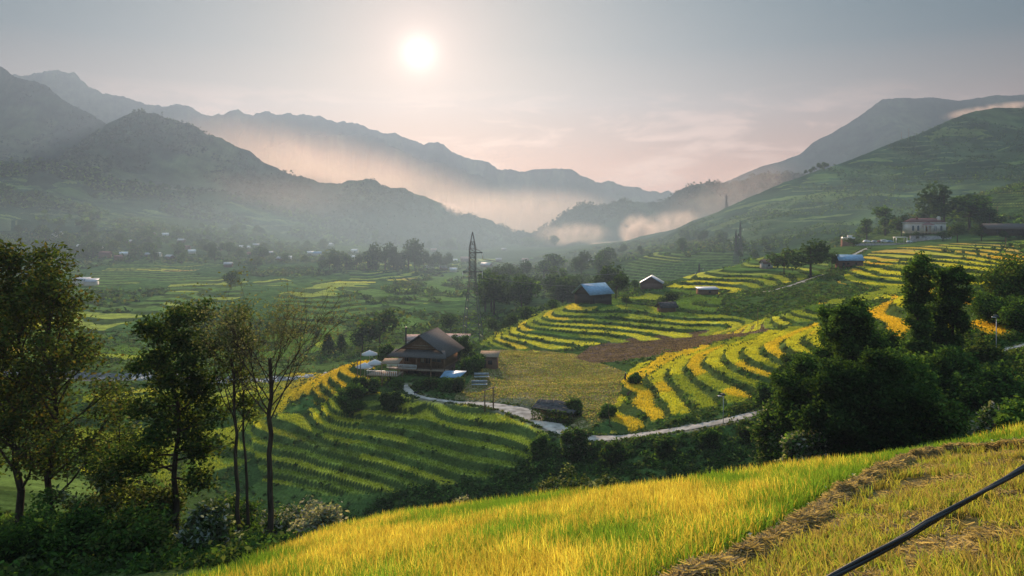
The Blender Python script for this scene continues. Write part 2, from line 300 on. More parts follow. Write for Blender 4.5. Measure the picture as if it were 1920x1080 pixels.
def land(x, y, want_col=True):
    """terraced land: height, colour, crop mask (1 = rice top, 2 = stubble), road cover"""
    z0 = macro(x, y); z = z0.copy(); n = len(x); ys = np.maximum(y, 1.)
    px = 960+F*x/ys; py = HZ-F*z0/ys
    # wavering borders
    px = px+fbm(x/(4+y/12), y/(4+y/12), 3, 31)*np.where(px < 930, 34, 14); py = py+fbm(x/(4+y/12), y/(4+y/12), 3, 33)*np.where(px < 930, 9, 4)*np.clip(150/ys, .3, 2)
    g = fbm(x/11, y/11, 3, 41)
    col = np.array((.05, .085, .022))*(1+.35*g[:, None]); gr = (fbm(x/60, y/60, 3, 43) > .1)[:, None]; col = np.where(gr, np.array((0.085, 0.13, 0.03))*(1+.3*g[:, None]), col)
    crop = np.zeros(n); done = np.zeros(n, bool); done |= y < 45
    for k, (nm, poly, d0, d1, h, rf, pal) in enumerate(REG):
        m = (y > d0) & (y < d1) & ~done & inpoly(px, py, poly)
        if not m.any(): continue
        done |= m; xx = x[m]; yy = y[m]; zz = z0[m]; sc_ = 9+yy/14
        hh = h*np.where(nm == 'J', np.clip(yy/420, .8, 2.2), 1.0)
        q = zz/h+fbm(xx/sc_, yy/sc_, 3, 50+k)*dict(A=.40, B=.34, H=.5, E=.42, F=.4, G=.22, L=.6, J=1.6).get(nm, .7)+(((yy-450)*.02/h) if nm == 'J' else 0); fl = np.floor(q); fr = q-fl
        rj = rf*(.8+.5*vnoise(xx/14, yy/14, 61)); t = sstep(0, 1, np.clip((fr-(1-rj))/rj, 0, 1))
        zt = (fl+t*1.0)*h-(q*h-zz)
        bund = np.exp(-((fr-(1-rj))/.05)**2)*.12
        z[m] = zt+h*.5-h*rf*.5+bund*min(h, 1.2)*0
        top = fr < (1-rj)
        # crop patches along each step
        cw = 26+yy/9; cell = np.floor((xx*.8+yy*.35)/cw+fl*.37+fbm(xx/60, yy/60, 2, 71)*1.2)
        hsh = hash2(cell.astype(np.int64), fl.astype(np.int64), k)
        big = vnoise(xx/(35+yy/8), yy/(35+yy/8), 73); hsh = np.clip(hsh*.62+big*.38, 0, 1)
        hsh = np.clip((hsh-.5)*1.35+.5, 0, 1)
        c = pick(1-hsh if nm in 'B' else hsh, pal)
        if nm == 'A':                                          # sunlit gold painted in towards the upper right corner of this slope
            r = sstep(820, 960, px[m])[:, None]*sstep(880, 800, py[m])[:, None]; c = c*(1-r)+np.array(YEL)*1.15*r
        if nm in 'L':
            r = sstep(470, 640, px[m])[:, None]; c = c*(1-r*.8)+np.array(GOLD)*r*.8
        c = c*(.85+.3*vnoise(xx/3, yy/3, 75))[:, None]
        rc = np.array(RIS)*(.7+.8*vnoise(xx/5, yy/5, 77))[:, None]
        lip = ((fr > (1-rj)-.06) & top)[:, None]               # grassy lip
        c = np.where(lip, c*.6+np.array((.16, .19, .05))*.4, c)
        wild = (fbm(xx/(14+yy/20), yy/(14+yy/20), 3, 79) > (.7 if nm in 'BH' else .55 if nm in 'EG' else .22 if nm == 'J' else .5)) & (nm != 'A')
        cc = np.where(top[:, None], c, rc); cc = np.where(wild[:, None], np.array(SHR)*(.8+.6*vnoise(xx/4, yy/4, 80))[:, None], cc)
        cc = cc*(1.15 if nm == 'J' else 1.0); col[m] = cc; crop[m] = np.where(top & ~wild, 1, 0); z[m] += np.where(wild, .0, 0)
    for poly, c0, c1, code, d0, d1 in ((BROWNP, (.21, .14, .12), (.07, .045, .035), 3, 184, 245), (STUBP, (.27, .215, .11), (.12, .12, .035), 2, 115, 225)):
        m = (y > d0) & (y < d1) & inpoly(px, py, poly) & (crop < 1)
        v = np.clip(.5+fbm(x[m]/2.6, y[m]/1.3, 4, 90, .7)*1.9+fbm(x[m]/14, y[m]/14, 2, 92)*.7, 0, 1)[:, None]
        col[m] = np.array(c0)*v+np.array(c1)*(1-v); crop[m] = code; z[m] = z0[m]+fbm(x[m]/1.6, y[m]/1.6, 3, 99)*.16
    # foreground field soil
    m = y < edge_at(x, y)+.3; col[m] = np.array((.10, .085, .035))*(.7+.6*vnoise(x[m]*3, y[m]*3, 95))[:, None]
    m = (y >= edge_at(x, y)+.3) & (y < 60); col[m] = np.array((.05, .07, .02))*(.7+.6*vnoise(x[m]/2, y[m]/2, 96))[:, None]
    # river bed
    rv = (y > 218) & (y < 262) & (x < -25); rz = np.exp(-((y-(232+fbm(x/30, x*0+1, 2, 97)*9))/5.)**2)*rv*(fbm(x/14, x*0+3, 2, 94) > -.2)
    z -= rz*1.2
    st = rz > .35; col[st] = np.array((.17, .165, .16))*(.35+.9*vnoise(x[st]/1.5, y[st]/1.5, 98))[:, None]; crop[st] = 5
    z, rc = road_blend(x, y, z); sh = rc > .15; crop[sh] = 9
    col = col*(1-rc[:, None])+np.array((.20, .17, .12))*rc[:, None]
    return z, col, crop
_cache = {}
def gz(x, y):
    return float(land(np.array([float(x)]), np.array([float(y)]))[0][0])
def hit(px, py, d0, d1, n=240):
    """distance at which the sight line of a photograph point meets the land"""
    D = np.exp(np.linspace(np.log(d0), np.log(d1), n)); x = (px-960)/F*D; z = land(x, D)[0]; r = HZ-F*z/D
    k = np.nonzero(r <= py)[0]
    return float(D[k[0]]) if len(k) else d1
def at(px, D, dz=0):
    x = (px-960)/F*D; return (x, D, gz(x, D)+dz)

def build_ground():
    Q = 1.0 if not DRAFT else .5
    vin = np.linspace(-.74, .74, int(1560*Q)); vo = np.linspace(.74, 1.5, 90)[1:]; v = np.r_[-vo[::-1], vin, vo]
    y0 = 40.0
    a = np.exp(np.linspace(np.log(2.0), np.log(85), int(170*Q)))-y0
    b = np.exp(np.linspace(np.log(45), np.log(720), int(860*Q)))[1:]
    c = np.exp(np.linspace(np.log(720), np.log(4200), int(200*Q)))[1:]
    y = np.r_[a, b, c]; Y, V = np.meshgrid(y, v, indexing='ij'); X = V*(Y+y0)
    # keep the columns evenly spread in the view far out
    z, col, crop = land(X.ravel(), Y.ravel())
    far = Y.ravel() > 900
    z = z-np.where(far, (Y.ravel()-900)*.0, 0)
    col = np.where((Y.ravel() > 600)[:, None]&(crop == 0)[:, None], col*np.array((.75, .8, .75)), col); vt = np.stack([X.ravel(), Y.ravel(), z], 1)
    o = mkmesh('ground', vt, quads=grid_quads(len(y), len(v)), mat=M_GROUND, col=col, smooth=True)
    tag(o, kind='structure'); return o
DRAFT = False
build_ground()
def build_road(name, mat, lift=.03):
    q = ROADQ[name]; t = np.gradient(q[:, :2], axis=0); t /= np.linalg.norm(t, axis=1)[:, None]; nrm = np.stack([-t[:, 1], t[:, 0]], 1)
    cols = np.linspace(-1, 1, 7); V = []
    for i, s in enumerate(cols):
        w = q[:, 3]*.5*(1+.12*fbm(q[:, 0]/3+i*50*(abs(s) == 1), q[:, 1]/3, 3, 3)*(abs(s) == 1))
        xy = q[:, :2]+nrm*(w*s)[:, None]; V.append(np.c_[xy, q[:, 2]+lift+.05*(1-s*s)])
    V = np.stack(V, 1).reshape(-1, 3); n = len(cols)
    o = mkmesh(name, V, quads=grid_quads(len(q), n), mat=mat, smooth=True); tag(o, kind='structure')
M_CONC = mat_flat('worn_concrete', (.34, .29, .24), .9, .3, .8, c2=(.46, .40, .34)); M_DIRT = mat_flat('pale_dirt', (.48, .40, .31), .95, .2, 1.5)
build_road('road', M_CONC); build_road('path', M_DIRT); build_road('dirt_track', M_DIRT)

# ---------------------------------------------------------------- mountains
CREST = {}
MV = {}
def mountain(name, crest, foot, reach, seed, base=(0.035, 0.055, 0.03), alt=(0.07, 0.095, 0.04), spur=.16, jag=.012, back=.5, prof=1.25, trees=0.0, n=1200, m=150):
    c = np.array(crest, float); px = np.linspace(c[0, 0], c[-1, 0], n); py = np.interp(px, c[:, 0], c[:, 1]); D = np.interp(px, c[:, 0], c[:, 2])
    k = 5; py = np.convolve(np.pad(py, k//2, mode='edge'), np.ones(k)/k, 'valid'); D = np.convolve(np.pad(D, 20, mode='edge'), np.ones(41)/41, 'valid')
    zc = -(py-HZ)/F*D; u = (px-960)/F
    zc = zc+fbm(px/26., px*0, 5, seed, .62)*jag*D*.6+np.abs(fbm(px/5., px*0, 3, seed+1, .7))*jag*D*.12
    fz = np.interp(px, [f[0] for f in foot], [f[1] for f in foot])
    t = np.r_[-np.linspace(back, .0, 30)[:-1], np.linspace(0, 1, m)**1.15]
    T, U = np.meshgrid(t, u, indexing='ij'); Dm = D[None, :]-T*reach; Xm = U*D[None, :]*(1-.35*np.abs(T)*reach/D[None, :])
    fall = np.where(T >= 0, T, -T*1.3); pr = np.clip(1-(1-fall)**prof, 0, 1) if prof > 1 else fall
    pr = np.clip(fall, 0, 1.2)**(1/prof); hgt = zc[None, :]-fz[None, :]
    Z = zc[None, :]-hgt*pr
    sx = reach*.35
    rid = 1-np.abs(fbm(Xm/sx, Dm/(sx*2.2), 4, seed+3, .55))*2.0
    Z = Z+(rid-1.15)*hgt*spur*2.0*np.clip(fall*4, 0, 1)*(1.1-np.clip(fall, 0, 1))+(fbm(Xm/60, Dm/60, 4, seed+9)-.4)*reach*.008*np.clip(fall*8, 0, 1)
    if trees: Z = Z+np.abs(fbm(Xm/9, Dm/9, 3, seed+21, .7))*trees
    Z = np.where(T >= .995, fz[None, :]-30, Z)
    CREST[seed] = (px, D, Z[29]); MV[seed] = np.stack([Xm[29:], Dm[29:], Z[29:]], 2)
    g = fbm(Xm/(reach*.12), Dm/(reach*.12), 4, seed+13); w = sstep(-.05, .35, g)[..., None]
    col = np.array(base)*(1-w)+np.array(alt)*w
    if seed in (251, 191):                                    # old field edges and tracks along the slope
        q = Z/7.5+fbm(Xm/120, Dm/120, 3, seed+31)*2.2; ln = np.abs(q-np.round(q)) < .10; mk_ = (fbm(Xm/70, Dm/70, 3, seed+33) > .16) & ln & (T > .02)
        col = np.where(mk_[..., None], np.array((.11, .15, .06)), col); pt = (fbm(Xm/55, Dm/25, 3, seed+35) > .33) & (T > .02); col = np.where(pt[..., None], np.array((.13, .18, .05)), col)
    o = mkmesh('mountain', np.stack([Xm.ravel(), Dm.ravel(), Z.ravel()], 1), quads=grid_quads(len(t), n), mat=M_MOUNT, col=col.reshape(-1, 3), smooth=True)
    tag(o, kind='structure'); return o
MTN = {}
MTN['L4'] = mountain('m', [(-900,160,2886),(-300,150,2886),(0,150,2886),(60,136,2886),(110,131,2886),(140,138,2886),(170,168,2886),(200,182,2886),(240,187,2886),(280,196,2901),(350,198,2925),(380,214,2925),(420,212,2964),(440,204,2964),(460,213,2964),(520,212,2964),(600,220,3003),(640,233,3042),(700,244,3042),(750,250,3081),(790,268,3081),(815,266,3081),(850,285,3120),(900,302,3120),(960,323,3120),(980,321,3120),(1030,318,3159),(1075,322,3159),(1090,332,3159),(1150,343,3198),(1190,354,3198),(1230,362,3198),(1400,372,3198),(1700,380,3276)],
  [(-900,-60),(1700,-80)], 380, 101, spur=.30, jag=.011)
MTN['L4b'] = mountain('m', [(300,330,2830),(450,300,2830),(560,255,2830),(640,250,2830),(720,262,2830),(760,285,2830),(800,303,2830),(860,316,2830),(930,345,2877),(1000,372,2877),(1080,385,2924),(1250,388,2924),(1330,395,2924)],
  [(300,-60),(1330,-80)], 240, 131, spur=.32, jag=.010)
MTN['L2'] = mountain('m', [(-900,90,2050),(-300,80,2020),(-80,98,2000),(0,122,2000),(30,145,2000),(52,148,2000),(85,158,2000),(120,185,1980),(170,215,1950),(205,236,1930),(260,262,1900),(330,300,1880),(420,350,1850),(500,390,1800),(560,425,1800)],
  [(-900,20),(0,10),(560,-60)], 850, 151, spur=.2, jag=.009, base=(.03,.05,.028))
MTN['L3'] = mountain('m', [(100,300,1666),(160,262,1657),(210,228,1615),(235,214,1615),(262,207,1615),(285,214,1615),(350,232,1598),(400,255,1598),(440,270,1598),(520,318,1615),(545,328,1615),(600,345,1632),(640,348,1657),(660,338,1657),(685,334,1657),(720,348,1674),(740,355,1683),(780,360,1700),(815,378,1700),(850,396,1742),(900,410,1785),(960,430,1827),(1000,440,1870),(1060,452,1955),(1110,466,1955)],
  [(100,0),(600,-60),(1110,-90)], 800, 171, spur=.18, jag=.009)
MTN['L1'] = mountain('m', [(-900,240,1300),(-300,275,1280),(0,303,1250),(60,306,1250),(150,316,1250),(210,338,1260),(280,352,1270),(350,362,1280),(400,372,1300),(470,384,1320),(550,402,1350),(620,418,1380),(680,440,1400),(760,462,1450)],
  [(-900,30),(0,10),(200,0),(500,-30),(760,-62)], 420, 191, spur=.12, jag=.005, base=(.035,.065,.028), alt=(.085,.14,.045), trees=3)
MTN['C'] = mountain('m', [(980,455,1750),(1020,430,1700),(1060,398,1680),(1090,382,1680),(1130,384,1680),(1150,378,1680),(1190,380,1680),(1230,382,1660),(1270,362,1650),(1300,346,1650),(1330,341,1640),(1370,342,1640),(1420,330,1640),(1600,320,1600),(1800,310,1600)],
  [(980,-70),(1300,-45),(1800,-20)], 450, 211, spur=.25, jag=.008, trees=4)
MTN['R3'] = mountain('m', [(1180,405,2700),(1250,372,2700),(1330,352,2700),(1370,338,2700),(1400,322,2700),(1460,304,2700),(1500,288,2700),(1525,266,2700),(1560,250,2700),(1600,226,2700),(1640,196,2700),(1655,186,2700),(1700,183,2700),(1760,183,2700),(1800,188,2700),(1850,180,2700),(1920,178,2700),(2200,165,2700),(2700,160,2700)],
  [(1180,-60),(1500,-30),(2700,0)], 900, 231, spur=.16, jag=.004)
MTN['R2'] = mountain('m', [(1240,450,880),(1290,424,890),(1340,402,900),(1380,380,920),(1420,364,950),(1460,347,980),(1510,328,1010),(1560,312,1040),(1620,290,1080),(1680,265,1120),(1730,248,1150),(1780,224,1180),(1820,210,1200),(1870,202,1220),(1920,204,1230),(2100,180,1240),(2700,160,1260)],
  [(1240,-45),(1400,-26),(1500,-20),(1700,-8),(1900,18),(2700,40)], 470, 251, spur=.10, jag=.003, base=(.04,.075,.03), alt=(.08,.125,.045), prof=1.1, n=700, m=220)
# ---------------------------------------------------------------- leaves, blades, trees
def unit(n):
    v = rng.normal(size=(n, 3)); return v/np.linalg.norm(v, axis=1)[:, None]
def leaf_quads(pts, size, col, long=1.7, up=.35):
    """one rhombic leaf (or leaf spray) per point"""
    n = len(pts); nr = unit(n); nr[:, 2] = np.abs(nr[:, 2])+up; nr /= np.linalg.norm(nr, axis=1)[:, None]
    a = np.cross(nr, unit(n)); a /= np.linalg.norm(a, axis=1)[:, None]+1e-9; b = np.cross(nr, a)
    s = (np.asarray(size)*np.ones(n))[:, None]; a = a*s*.5*long; b = b*s*.5
    V = np.stack([pts-a, pts+b*.9-a*.1, pts+a, pts-b*.9-a*.1], 1).reshape(-1, 3)
    return V, np.arange(4*n).reshape(-1, 4), np.repeat(np.asarray(col)*np.ones((n, 3)), 4, 0)
def blades(p, h, w, lean, c0, c1, droop=.3):
    """tapering blades of two segments, base colour to tip colour"""
    n = len(p); az = rng.uniform(0, 2*np.pi, n); wd = np.stack([np.cos(az), np.sin(az), 0*az], 1); fa = rng.uniform(0, 2*np.pi, n)
    fd = np.stack([np.cos(fa), np.sin(fa), 0*fa], 1); h = (h*np.ones(n))[:, None]; w = (w*np.ones(n))[:, None]; lean = (lean*np.ones(n))[:, None]
    up = np.array([[0, 0, 1.]]); m = p+up*h*.6+fd*lean*h*.35; t = p+up*h*(1-droop*lean)+fd*lean*h
    V = np.stack([p-wd*w*.5, p+wd*w*.5, m+wd*w*.55, m-wd*w*.55, t], 1).reshape(-1, 3)
    i = np.arange(n)[:, None]*5; Q = i+np.array([[0, 1, 2, 3]]); T = i+np.array([[3, 2, 4]])
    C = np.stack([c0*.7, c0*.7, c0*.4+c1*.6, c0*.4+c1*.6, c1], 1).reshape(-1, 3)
    return V, Q, T, C
def tube_segs(segs, sides=5):
    """segs: (n, 8) x0 y0 z0 r0 x1 y1 z1 r1 -> prisms"""
    s = np.array(segs, float); n = len(s); a = s[:, 0:3]; b = s[:, 4:7]; d = b-a; d /= np.linalg.norm(d, axis=1)[:, None]+1e-9
    ref = np.where(np.abs(d[:, 2:3]) > .9, np.array([[1., 0, 0]]), np.array([[0, 0, 1.]])); u = np.cross(d, ref); u /= np.linalg.norm(u, axis=1)[:, None]+1e-9; v = np.cross(d, u)
    th = np.arange(sides)/sides*2*np.pi; c = np.cos(th)[None, :, None]; q = np.sin(th)[None, :, None]; ring = u[:, None]*c+v[:, None]*q
    A = a[:, None]+ring*s[:, 3][:, None, None]; B = b[:, None]+ring*s[:, 7][:, None, None]
    V = np.concatenate([A, B], 1).reshape(-1, 3); i = np.arange(n)[:, None]*2*sides; k = np.arange(sides); k2 = (k+1) % sides
    Q = np.stack([i+k, i+k2, i+sides+k2, i+sides+k], 2).reshape(-1, 4); return V, Q
R_ = random.Random(11)
def polyline(p0, d, L, n, wob, bend):
    pts = [Vector(p0)]; d = Vector(d).normalized()
    for i in range(n):
        d = (d+Vector((R_.gauss(0, wob), R_.gauss(0, wob), R_.gauss(0, wob)+bend))).normalized(); pts.append(pts[-1]+d*(L/n))
    return pts
def skeleton(H, R, kind, nl, base=.35, tr=.16, lean=(0, 0), sub=4, sub2=3):
    """trunk and limbs as tube segments, and the twig points that carry the leaves"""
    segs = []; tips = []
    def add(pts, r0, r1):
        n = len(pts)-1
        for i in range(n):
            a = r0+(r1-r0)*i/n; b = r0+(r1-r0)*(i+1)/n; segs.append((*pts[i], a, *pts[i+1], b))
    top = .97 if kind != 'vase' else .75; wb = .012 if kind != 'vase' and tr > .15 else .004
    tp = [Vector((0, 0, -.5))]
    for i in range(1, 11):
        t = i/10; tp.append(Vector((lean[0]*t*H+R_.gauss(0, wb)*H*(t > .1), lean[1]*t*H+R_.gauss(0, wb)*H*(t > .1), t*H*top)))
    add(tp, tr, tr*.18 if kind != 'vase' else tr*.55)
    def tpos(t):
        t = min(max(t, 0), .999)*10; i = int(t); return tp[i].lerp(tp[i+1], t-i)
    for k in range(nl):
        t = base+(1-base)*((k+.5+R_.uniform(-.4, .4))/nl); t = min(t, .99); az = k*2.4+R_.uniform(-.5, .5)
        if kind == 'broad': el = math.radians(R_.uniform(15, 50)+25*t); L = R*(.55+.55*math.sin(math.pi*min(1, (t-base)/(1-base)*.8+.2)))*R_.uniform(.75, 1.1)
        elif kind == 'layer': el = math.radians(R_.uniform(0, 30)); L = R*(1.05-.45*(t-base)/(1-base))*R_.uniform(.6, 1.15)
        elif kind == 'vase': el = math.radians(R_.uniform(22, 72)); L = (H*(1-t*top))*R_.uniform(.75, 1.05)
        elif kind == 'column': el = math.radians(R_.uniform(-10, 50)); L = R*R_.uniform(.4, 1.5)
        else: el = math.radians(R_.uniform(20, 60)); L = R*R_.uniform(.7, 1.1)
        d = Vector((math.cos(az)*math.cos(el), math.sin(az)*math.cos(el), math.sin(el))); r = tr*(1-t*.75)*.5
        lp = polyline(tpos(t), d, L, 6, .10, .05 if kind != 'layer' else -.01); add(lp, r, r*.25)
        for j in range(sub):
            s = R_.uniform(.25, .98); i = int(s*5.99); p = lp[i].lerp(lp[i+1], s*6-i if i < 6 else 1); dd = (lp[min(i+1, 6)]-lp[i]).normalized()
            sd = (dd+Vector((R_.gauss(0, .6), R_.gauss(0, .6), R_.gauss(.15, .4)))).normalized(); sL = L*R_.uniform(.22, .5)
            sp = polyline(p, sd, sL, 4, .12, .05); add(sp, r*.35, r*.12); tips.append(sp[-1]); tips.append(sp[-2])
            for m in range(sub2):
                q = sp[R_.randint(1, 3)]; td = (sd+Vector((R_.gauss(0, .7), R_.gauss(0, .7), R_.gauss(.1, .5)))).normalized(); tp2 = polyline(q, td, sL*R_.uniform(.3, .6), 2, .1, .03)
                add(tp2, r*.14, r*.06); tips.append(tp2[-1])
        tips.append(lp[-1])
    if kind in ('broad', 'layer', 'column'): tips += [tp[-1], tp[-2], tp[-1]+Vector((0, 0, .02*H))]
    return np.array(segs), np.array([tuple(t) for t in tips])
def crown_geo(tips, per, spread, size, cols, squash=.75):
    n = len(tips)*per; c = np.repeat(tips, per, 0); p = c+rng.normal(size=(n, 3))*np.array([spread, spread, spread*squash])
    cc = np.array(cols)[rng.integers(0, len(cols), n)]*rng.uniform(.7, 1.3, (n, 1)); tone = np.repeat(rng.uniform(.75, 1.25, len(tips)), per)[:, None]
    return leaf_quads(p, size*rng.uniform(.6, 1.3, n), cc*tone)
def make_tree(name, H, R, kind, nl, leafs, spread, size, cols, label, cat='tree', loc=(0, 0, 0), base=.35, tr=.16, lean=(0, 0), sub=4, sub2=3, sides=6, group=None, tipfilter=None, rz=0, bark=None, trunk_label=None):
    sg, tips = skeleton(H, R, kind, nl, base, tr, lean, sub, sub2)
    root = empty(name, loc, rz, label=label, cat=cat, group=group)
    V, Q = tube_segs(sg, sides); mkmesh('trunk', V, quads=Q, mat=bark or M_BARK, parent=root, smooth=True)
    if tipfilter is not None: tips = tips[tipfilter(tips)]
    if leafs:
        V, Q, C = crown_geo(tips, leafs, spread, size, cols); mkmesh('crown', V, quads=Q, mat=M_LEAF, parent=root, col=C)
    return root
def copy_thing(root, loc, rz=0, s=1.0, label=None, group=None, sz=None):
    r = root.copy(); COL.objects.link(r); r.location = loc; r.rotation_euler = (0, 0, rz); r.scale = (s, s, sz or s)
    if label: r['label'] = label
    if group: r['group'] = group
    for ch in root.children:
        c = ch.copy(); COL.objects.link(c); c.parent = r
        for g in ch.children:
            d = g.copy(); COL.objects.link(d); d.parent = c
    return r
OLIVE = [(.075, .115, .03), (.11, .13, .035), (.05, .085, .025)]; DARKG = [(.035, .07, .02), (.05, .09, .025)]; MIDG = [(.07, .14, .03), (.11, .19, .04), (.05, .10, .025)]
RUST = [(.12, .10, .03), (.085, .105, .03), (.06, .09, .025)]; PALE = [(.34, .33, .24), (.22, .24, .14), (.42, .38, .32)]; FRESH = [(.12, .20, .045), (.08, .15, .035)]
# ---------------------------------------------------------------- crops and ground plants
def plane_hit(px, py):
    u = (px-960)/F; s = (py-HZ)/F; y = -A0/(s+BX*u+CY); return u*y, y
WR = np.array([plane_hit(a, b) for a, b in [(1250,1140),(1365,1080),(1420,1050),(1480,1012),(1520,984),(1562,954),(1610,922),(1665,890),(1705,872),(1742,860),(1800,849),(1870,846),(1960,843),(2100,840)]])
def wr_side(x, y):
    """signed distance to the straw row: positive on the rice side"""
    d = np.full(len(x), 1e9); sg = np.zeros(len(x))
    for i in range(len(WR)-1):
        a = WR[i]; b = WR[i+1]; ab = b-a; t = np.clip(((x-a[0])*ab[0]+(y-a[1])*ab[1])/(ab@ab), 0, 1); dx = x-a[0]-t*ab[0]; dy = y-a[1]-t*ab[1]; dd = np.hypot(dx, dy)
        c = ab[0]*(y-a[1])-ab[1]*(x-a[0]); m = dd < d; d[m] = dd[m]; sg[m] = np.sign(c[m])
    return d*sg
def build_rice():
    n = 520000; y = rng.uniform(9, 37, n)**1.0; x = rng.uniform(-.62, .72, n)*(y+1)
    keep = rng.random(n) < np.clip(y/34, .45, 1); x = x[keep]; y = y[keep]
    e = edge_at(x, y)-.25+fbm(x/1.7, y/1.7, 2, 201)*.5; w = wr_side(x, y)
    m = (y < e) & (w > .42+.1*fbm(x*2, y*2, 2, 5)); x = x[m]; y = y[m]; w = w[m]
    p = np.c_[x, y, plane(x, y)-.03]; n = len(x); px = 960+F*x/y
    ripe = np.clip(.50+fbm(x/2.6, y/4.5, 4, 203)*1.3, 0, 1)
    band = sstep(2.6, .3, w+fbm(x/1.5, y/1.5, 2, 207)*1.0)                           # green fringe by the straw row
    right = sstep(1480, 1760, px)*sstep(5.0, 1.5, w); ripe = np.clip(ripe*(1-.75*band)*(1-.85*right), 0, 1)
    lush = sstep(5.5, 2.0, w)*sstep(1560, 1480, px)*sstep(19, 14, y+fbm(x, y, 2, 5))*.0
    edge = sstep(2.2, .2, e[m]-y); ripe = np.clip(ripe*(1-edge*.25), 0, 1)
    r = rng.random(n); k = (r < ripe).astype(float)[:, None]; v = rng.uniform(.65, 1.3, (n, 1)); tone = (1+.3*fbm(x/.9, y/.9, 2, 213))[:, None]
    g0 = np.array((.10, .20, .025)); gold = np.array((.58, .40, .08)); org = np.array((.52, .32, .08)); grn = np.array((.17, .27, .04)); yel = np.array((.66, .57, .12))
    pickc = rng.random((n, 1)); gd = np.where(pickc < .45, gold, np.where(pickc < .85, yel, org))
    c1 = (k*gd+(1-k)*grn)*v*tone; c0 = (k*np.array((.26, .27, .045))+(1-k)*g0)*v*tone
    h = rng.uniform(.55, .95, n)*(1-.38*right)*(.92+.12*fbm(x/2, y/2, 2, 221))
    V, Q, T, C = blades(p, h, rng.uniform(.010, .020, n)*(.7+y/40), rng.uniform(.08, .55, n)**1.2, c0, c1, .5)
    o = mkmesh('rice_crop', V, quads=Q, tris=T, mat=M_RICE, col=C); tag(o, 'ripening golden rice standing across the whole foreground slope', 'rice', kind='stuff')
    # weeds with pale seed heads along the near edge of the rice
    n = 9000; y = rng.uniform(12, 34, n); x = rng.uniform(-.1, .7, n)*y; w = wr_side(x, y); m = (w > .1) & (w < .9) & (y < edge_at(x, y)) & (rng.random(n) < .8); x = x[m]; y = y[m]
    p = np.c_[x, y, plane(x, y)+rng.uniform(.05, .45, len(x))]; c = np.where(rng.random((len(x), 1)) < .15, (.55, .55, .48), np.array((.07, .14, .03))*rng.uniform(.7, 1.6, (len(x), 1)))
    V, Q, C = leaf_quads(p, rng.uniform(.03, .09, len(x)), c, 2.0)
    o = mkmesh('weeds', V, quads=Q, mat=M_LEAF, col=C); tag(o, 'low green weeds growing between the rice and the straw row', 'weeds', kind='stuff')
build_rice()
def build_stubble():
    # cut tufts to the right of the straw row, standing in planting rows
    n = 17000; y = rng.uniform(7.5, 36, n); x = rng.uniform(.05, .80, n)*(y+1); y = y+0.0
    w = wr_side(x, y); m = (w < -.35) & (y < edge_at(x, y)+.5) & (fbm(x/1.3, y/1.3, 3, 231, .7) > -.02); x = x[m]; y = y[m]
    per = 9; cx = np.repeat(x, per)+rng.normal(0, .05, len(x)*per); cy = np.repeat(y, per)+rng.normal(0, .05, len(x)*per); n = len(cx)
    p = np.c_[cx, cy, plane(cx, cy)-.02]; g = np.repeat(rng.random(len(x)), per)[:, None]; v = rng.uniform(.7, 1.3, (n, 1))
    c1 = np.where(g < .45, (.30, .40, .06), np.where(g < .75, (.46, .42, .09), (.34, .24, .10)))*v; c0 = np.array((.20, .17, .05))*v
    V, Q, T, C = blades(p, rng.uniform(.16, .46, n)*(.7+.5*g[:, 0]), .018, rng.uniform(.1, .7, n), c0, c1, .2)
    o = mkmesh('rice_stubble', V, quads=Q, tris=T, mat=M_RICE, col=C); tag(o, 'cut rice stubble in tufts on the harvested plot', 'stubble', kind='stuff')
    # the straw row and loose straw
    P_ = []; S = []
    for i in range(len(WR)-1):
        L = np.hypot(*(WR[i+1]-WR[i])); k = int(L*2400); t = rng.random(k); q = WR[i]+(WR[i+1]-WR[i])*t[:, None]
        off = rng.normal(0, .15, k); q = q+np.stack([off*.4, -off], 1)
        lump = .16+.14*np.clip(fbm(q[:, 0]*1.6, q[:, 1]*1.6, 2, 241)+.3, 0, 1); hz = np.exp(-(off/.2)**2)*lump*.85*rng.random(k)**.35*2.0
        P_.append(np.c_[q, plane(q[:, 0], q[:, 1])+hz]); S.append(np.full(k, .5))
    k = 420; cx = rng.uniform(3, 22, k); cy = rng.uniform(8, 33, k); ok = wr_side(cx, cy) < -.8; cx = cx[ok]; cy = cy[ok]
    for a, b in zip(cx, cy):
        kk = 520; ox = rng.normal(0, .42, kk); oy = rng.normal(0, .22, kk); P_.append(np.c_[a+ox, b+oy, plane(a+ox, b+oy)+rng.random(kk)*.15*np.exp(-(ox/.4)**2)]); S.append(np.full(kk, .4))
    p = np.concatenate(P_); n = len(p); a = rng.uniform(0, 2*np.pi, n); d = np.stack([np.cos(a), np.sin(a)*.8, rng.normal(0, .22, n)], 1)*rng.uniform(.08, .26, n)[:, None]
    wd = np.cross(d, unit(n)); wd /= np.linalg.norm(wd, axis=1)[:, None]; wd *= .009
    V = np.stack([p-d-wd, p-d+wd, p+d+wd, p+d-wd], 1).reshape(-1, 3); c = np.array((.34, .25, .15))*rng.uniform(.45, 1.5, (n, 1))*(1+.35*fbm(p[:, 0]*3, p[:, 1]*3, 2, 3))[:, None]
    o = mkmesh('straw', V, quads=np.arange(4*n).reshape(-1, 4), mat=M_RICE, col=np.repeat(c, 4, 0)); tag(o, 'brown cut straw laid in a long row beside the rice', 'straw', kind='stuff')
build_stubble()
def scatter(n, y0, y1, umax, power=1.0, umin=None):
    """points evenly spread over the land between two distances"""
    y = (y0**2+(y1**2-y0**2)*rng.random(n))**.5; umin = -umax if umin is None else umin; x = rng.uniform(umin, umax, n)*y
    z, col, crop = land(x, y); return x, y, z, col, crop
